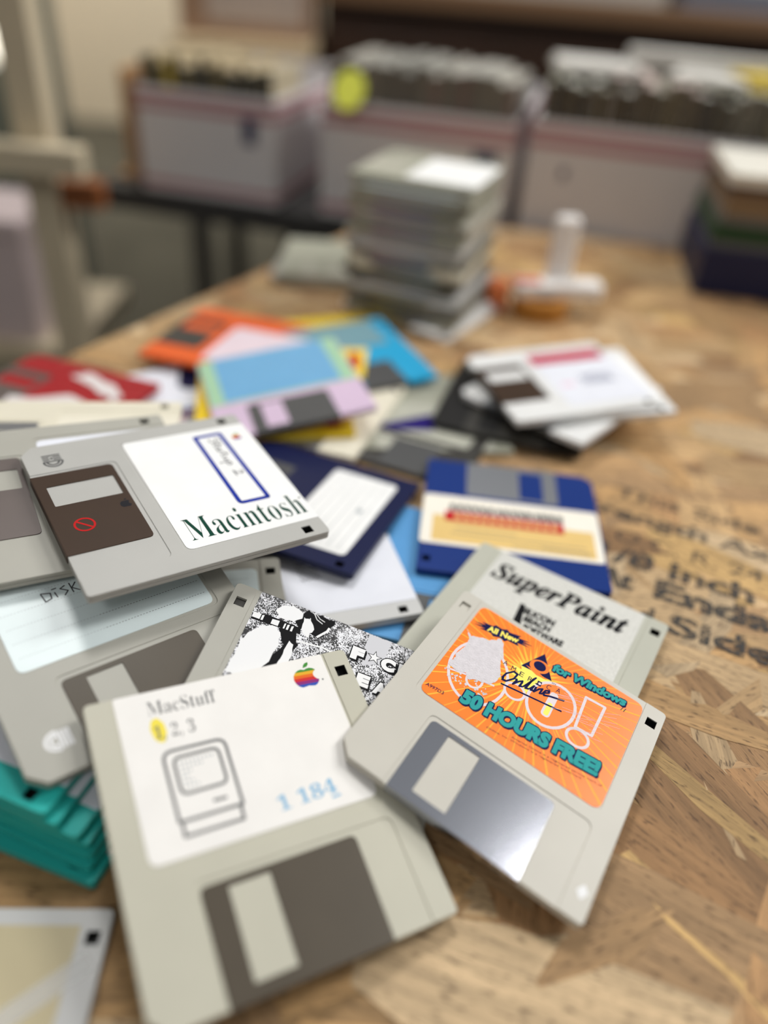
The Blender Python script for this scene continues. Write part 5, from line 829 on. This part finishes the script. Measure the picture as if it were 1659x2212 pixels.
t, L = floppy(Q['rainbow'], REDP, DSTEEL, 'red floppy disk with a small yellow spot, under the ivory one at the left', G, lab=(-35, 35, -8.2, 46.8), lab_mat=paper('pinkish label', (224, 206, 208)))
b = MB(); b.poly(ellipse(33, -33, 6, 6), 3.4, YELLOWP); b.build('printed_mark', t)
t, L = floppy(Q['yellowB'], YELLOWP, DSTEEL, 'yellow floppy disk at the far side of the heap, next to the cyan one', G)
t, L = floppy(Q['navyB'], NAVY, DSTEEL, 'navy floppy disk showing between the orange and the lilac ones', G)
t, L = floppy(Q['pastel'], LILAC, CHARCM, 'lilac floppy disk with a sky blue label edged in pale green', G, lab=(-44.4, 44.4, -10.5, 46.8), lab_mat=paper('pale green label', (164, 204, 168)), lab_r=(1, 1, 1, 1), full_top=True, z0=3.25)
b = MB(); b.prism(rect(-35.6, 35.2, -8.6, 46.4, 1), 3.45, 3.52, paper('sky blue label', (112, 172, 214), 0.4)); b.build('blue_panel', L)

# --- white pile on the right
GW = 'white floppy disks in the fanned pile'
for i, q in enumerate(Q['blackpile']): floppy(q, M_BLACK, CHARC, 'black floppy disk under the left end of the white pile', G)
WQ = Q['whites']
wl = ['white floppy disk third from the top of the fanned pile', 'white floppy disk just under the top one of the fanned pile']
for i, q in enumerate(WQ): floppy(q, WHITEP, DSTEEL, wl[i], GW, lab=(-35, 35, -8.2, 46.8), lab_mat=LWHITE)
t, L = floppy(Q['whitetop'], WHITEP, BROWNM, 'white floppy disk with a crimson bar on its label, topmost of the fanned pile', GW, lab=(-35.2, 35, -8.4, 46.8), lab_mat=LBLUEW)
b = MB(); b.poly(rect(-34.6, -21, -8.0, 42.5), LZ+0.02, ink('crimson ink', (184, 18, 64))); b.build('colour_bar', L)
b = MB()
for k in range(3):
    b.stroke([(-1+4.2*k+rr.uniform(-1, 1), 12+2.2*j) if j % 2 else (2.4+4.2*k, 12.6+2.2*j) for j in range(11)], 1.1, LZ+0.02, ink('blue grey ink', (112, 116, 142)))
b.poly(ellipse(9, 2, 2, 5), LZ+0.02, ink('pink ink', (236, 196, 214))); b.build('handwriting', L)
b = MB(); b.poly(ellipse(-31, 44, 1.8, 2.2), LZ+0.03, ink('bottle green', (60, 110, 90))); b.build('printed_mark', L)

# --- disk in clear sleeve at the lower left corner
t, L = floppy(Q['clear'], GREYL, DSTEEL, 'pale grey floppy disk with a buff label in the lower left corner', G, lab=(-35, 37, -8.2, 42.2), lab_mat=LBUFF)
TAPE = mat('clear tape', (238, 238, 236), 0.15, 0, 0.5, alpha=0.3)
for nm, a, c, w_ in (('tape_strip', (-8, -8), (42, 33), 6.0),):
    b = MB(); d = Vector((c[0]-a[0], c[1]-a[1])).normalized(); n_ = Vector((-d.y, d.x))*w_/2
    b.prism([(a[0]+n_.x, a[1]+n_.y), (a[0]-n_.x, a[1]-n_.y), (c[0]-n_.x, c[1]-n_.y), (c[0]+n_.x, c[1]+n_.y)], 3.33 if w_ < 8 else 3.36, 3.35 if w_ < 8 else 3.38, TAPE); b.build(nm, t)

# --- tall pile and the low disks left of it
rng = random.Random(21)
DK = plastic('dark olive plastic', (108, 104, 92))
OLIVEP = plastic('olive grey plastic', (150, 146, 130))
TBODY = [GREYW, STONE, STONE, BEIGE, GREY, OLIVEP, GREYG, OLIVEP]
TRUN = [WHITEP, WHITEP, OLIVEP, DK, DK, GREY, GREYL, DK, DK, OLIVEP, IVORY, IVORY, DK, OLIVEP, GREYL, GREYL, GREYW, STONE, STONE, OLIVEP, BEIGE, STONE, STONE, OLIVEP, STONE, STONE, GREYW, STONE]
N_T = 28; cx0, cy0, yaw0 = Q['tall'][0], Q['tall'][1], Q['tall'][3]
for i in range(N_T):
    k = i/N_T; low = max(0, 8-i)
    wob = 1.5 if i > 15 else 3.2
    q = (cx0+rng.gauss(0, wob)+low*0.6, cy0+rng.gauss(0, wob)-low*3.2, 3.4+3.62*i, yaw0+rng.gauss(0, 0.025 if i > 8 else 0.07)-low*0.02 + (math.pi if rng.random() < 0.3 else 0), 0, 0)
    body = TRUN[i]
    if i == N_T-1: lb, g_ = 'uppermost grey floppy disk of the tall pile, its pale label shining', 'grey floppy disks in the tall pile'
    elif i == 0: lb, g_ = 'undermost floppy disk of the tall pile', 'grey floppy disks in the tall pile'
    else: lb, g_ = 'floppy disk within the tall grey pile, between its top and bottom ones', 'grey floppy disks in the tall pile'
    if i == N_T-1: q = (cx0, cy0, q[2], yaw0-math.pi/2, 0, 0)
    floppy(q, body, PALEM if i == N_T-1 else DSTEEL, lb, g_, lab=(-35, 35, -8.2, 46.8), lab_mat=LWHITE if i in (3, 9, 14, 20, 27) else LPALE if i % 3 else LCREAM)
for i, q in enumerate(Q['small']): floppy(q, (STONE, GREYW, STONE)[i], PALEM, ('undermost grey floppy disk left of the tall pile', 'middle grey floppy disk of three left of the tall pile', 'topmost grey floppy disk of three left of the tall pile')[i], 'low floppy disks left of the tall pile')

# ------------------------------------------------------------------ books at the right edge
bp = [('dark navy book, thickest and undermost of the pile at the right edge', (16, 26, 66), 40, (0, 0, 172, 125)), ('thin slate grey book lying on the navy one', (96, 98, 102), 7, (4, 3, 164, 118)), ('dark green book in the pile at the right edge', (10, 62, 30), 12, (3, 2, 166, 120)),
      ('grey paperback above the green book', (104, 102, 98), 8, (6, 4, 160, 116)), ('tan book below the dark topped ones in the pile', (134, 112, 84), 12, (8, 5, 158, 112)), ('brown book in the upper half of the pile', (120, 98, 76), 8, (9, 4, 156, 114)), ('thin dark maroon book under the white one', (64, 44, 42), 4, (6, 2, 160, 118)), ('white book lying on top of the pile at the right edge', (222, 218, 206), 9, (4, 2, 162, 120))]
zb = 0.3; Rb = Matrix.Rotation(math.radians(-9), 3, 'Z')
for lb, c, th, (ox, oy, w_, d_) in bp:
    o_ = Rb @ Vector((ox, oy, 0)); t = tag(empty('book', 258+o_.x, 684+o_.y, zb, Rb), lb, 'book', 'books in the pile at the right edge')
    cv = mat('book cloth %s' % lb[:12], c, 0.45, 0, 0.4); ct = min(1.6, th*0.2)
    b = MB(); b.box(0, w_, 0, d_, 0, ct, cv, bev=0.3); b.box(0, w_, 0, d_, th-ct, th, cv, bev=0.3); b.box(0, w_, 0, 1.4, ct, th-ct, cv); b.box(0, 1.4, 1.4, d_, ct, th-ct, cv); b.build('cover', t)
    b = MB(); b.box(2.5, w_-3, 1.4, d_-3, ct, th-ct, WP); b.build('page_block', t); zb += th+0.1

# ------------------------------------------------------------------ tape dispenser with its amber roll
AMBER = mat('amber tape', (176, 118, 44), 0.25, 0, 0.5); TW_ = plastic('white moulded plastic', (238, 234, 230), 0.4); OR_ = plastic('orange rubber', (226, 128, 78), 0.6)
t = tag(empty('tape_dispenser', 112, 606, 0.3, Matrix.Rotation(0.15, 3, 'Z')), 'white hand tape dispenser with an amber roll behind the white disk pile', 'tape dispenser')
b = MB(); o_ = ellipse(0, 0, 23, 23, 0, 40); i_ = ellipse(0, 0, 14, 14, 0, 40); b.prism(o_, 0, 15, AMBER, [i_]); b.build('tape_roll', t)
b = MB(); b.prism(rpoly([(-24, -8), (48, -8), (50, 12), (-22, 14)], 6), 15.2, 26, TW_, bev=2); b.build('body', t)
b = MB(); b.prism(rpoly([(4, 6), (24, 6), (24, 18), (4, 18)], 5), 26, 74, TW_, bev=3); b.build('handle', t)
b = MB(); b.prism(ellipse(-34, 10, 9, 9), 0, 22, OR_, bev=1.5); b.build('roller', t)
b = MB(); b.prism([(-26, -4), (-4, -5), (-4, 5), (-26, 6)], 26, 27.5, ink('red plastic strip', (214, 120, 110))); b.build('blade_guard', t)
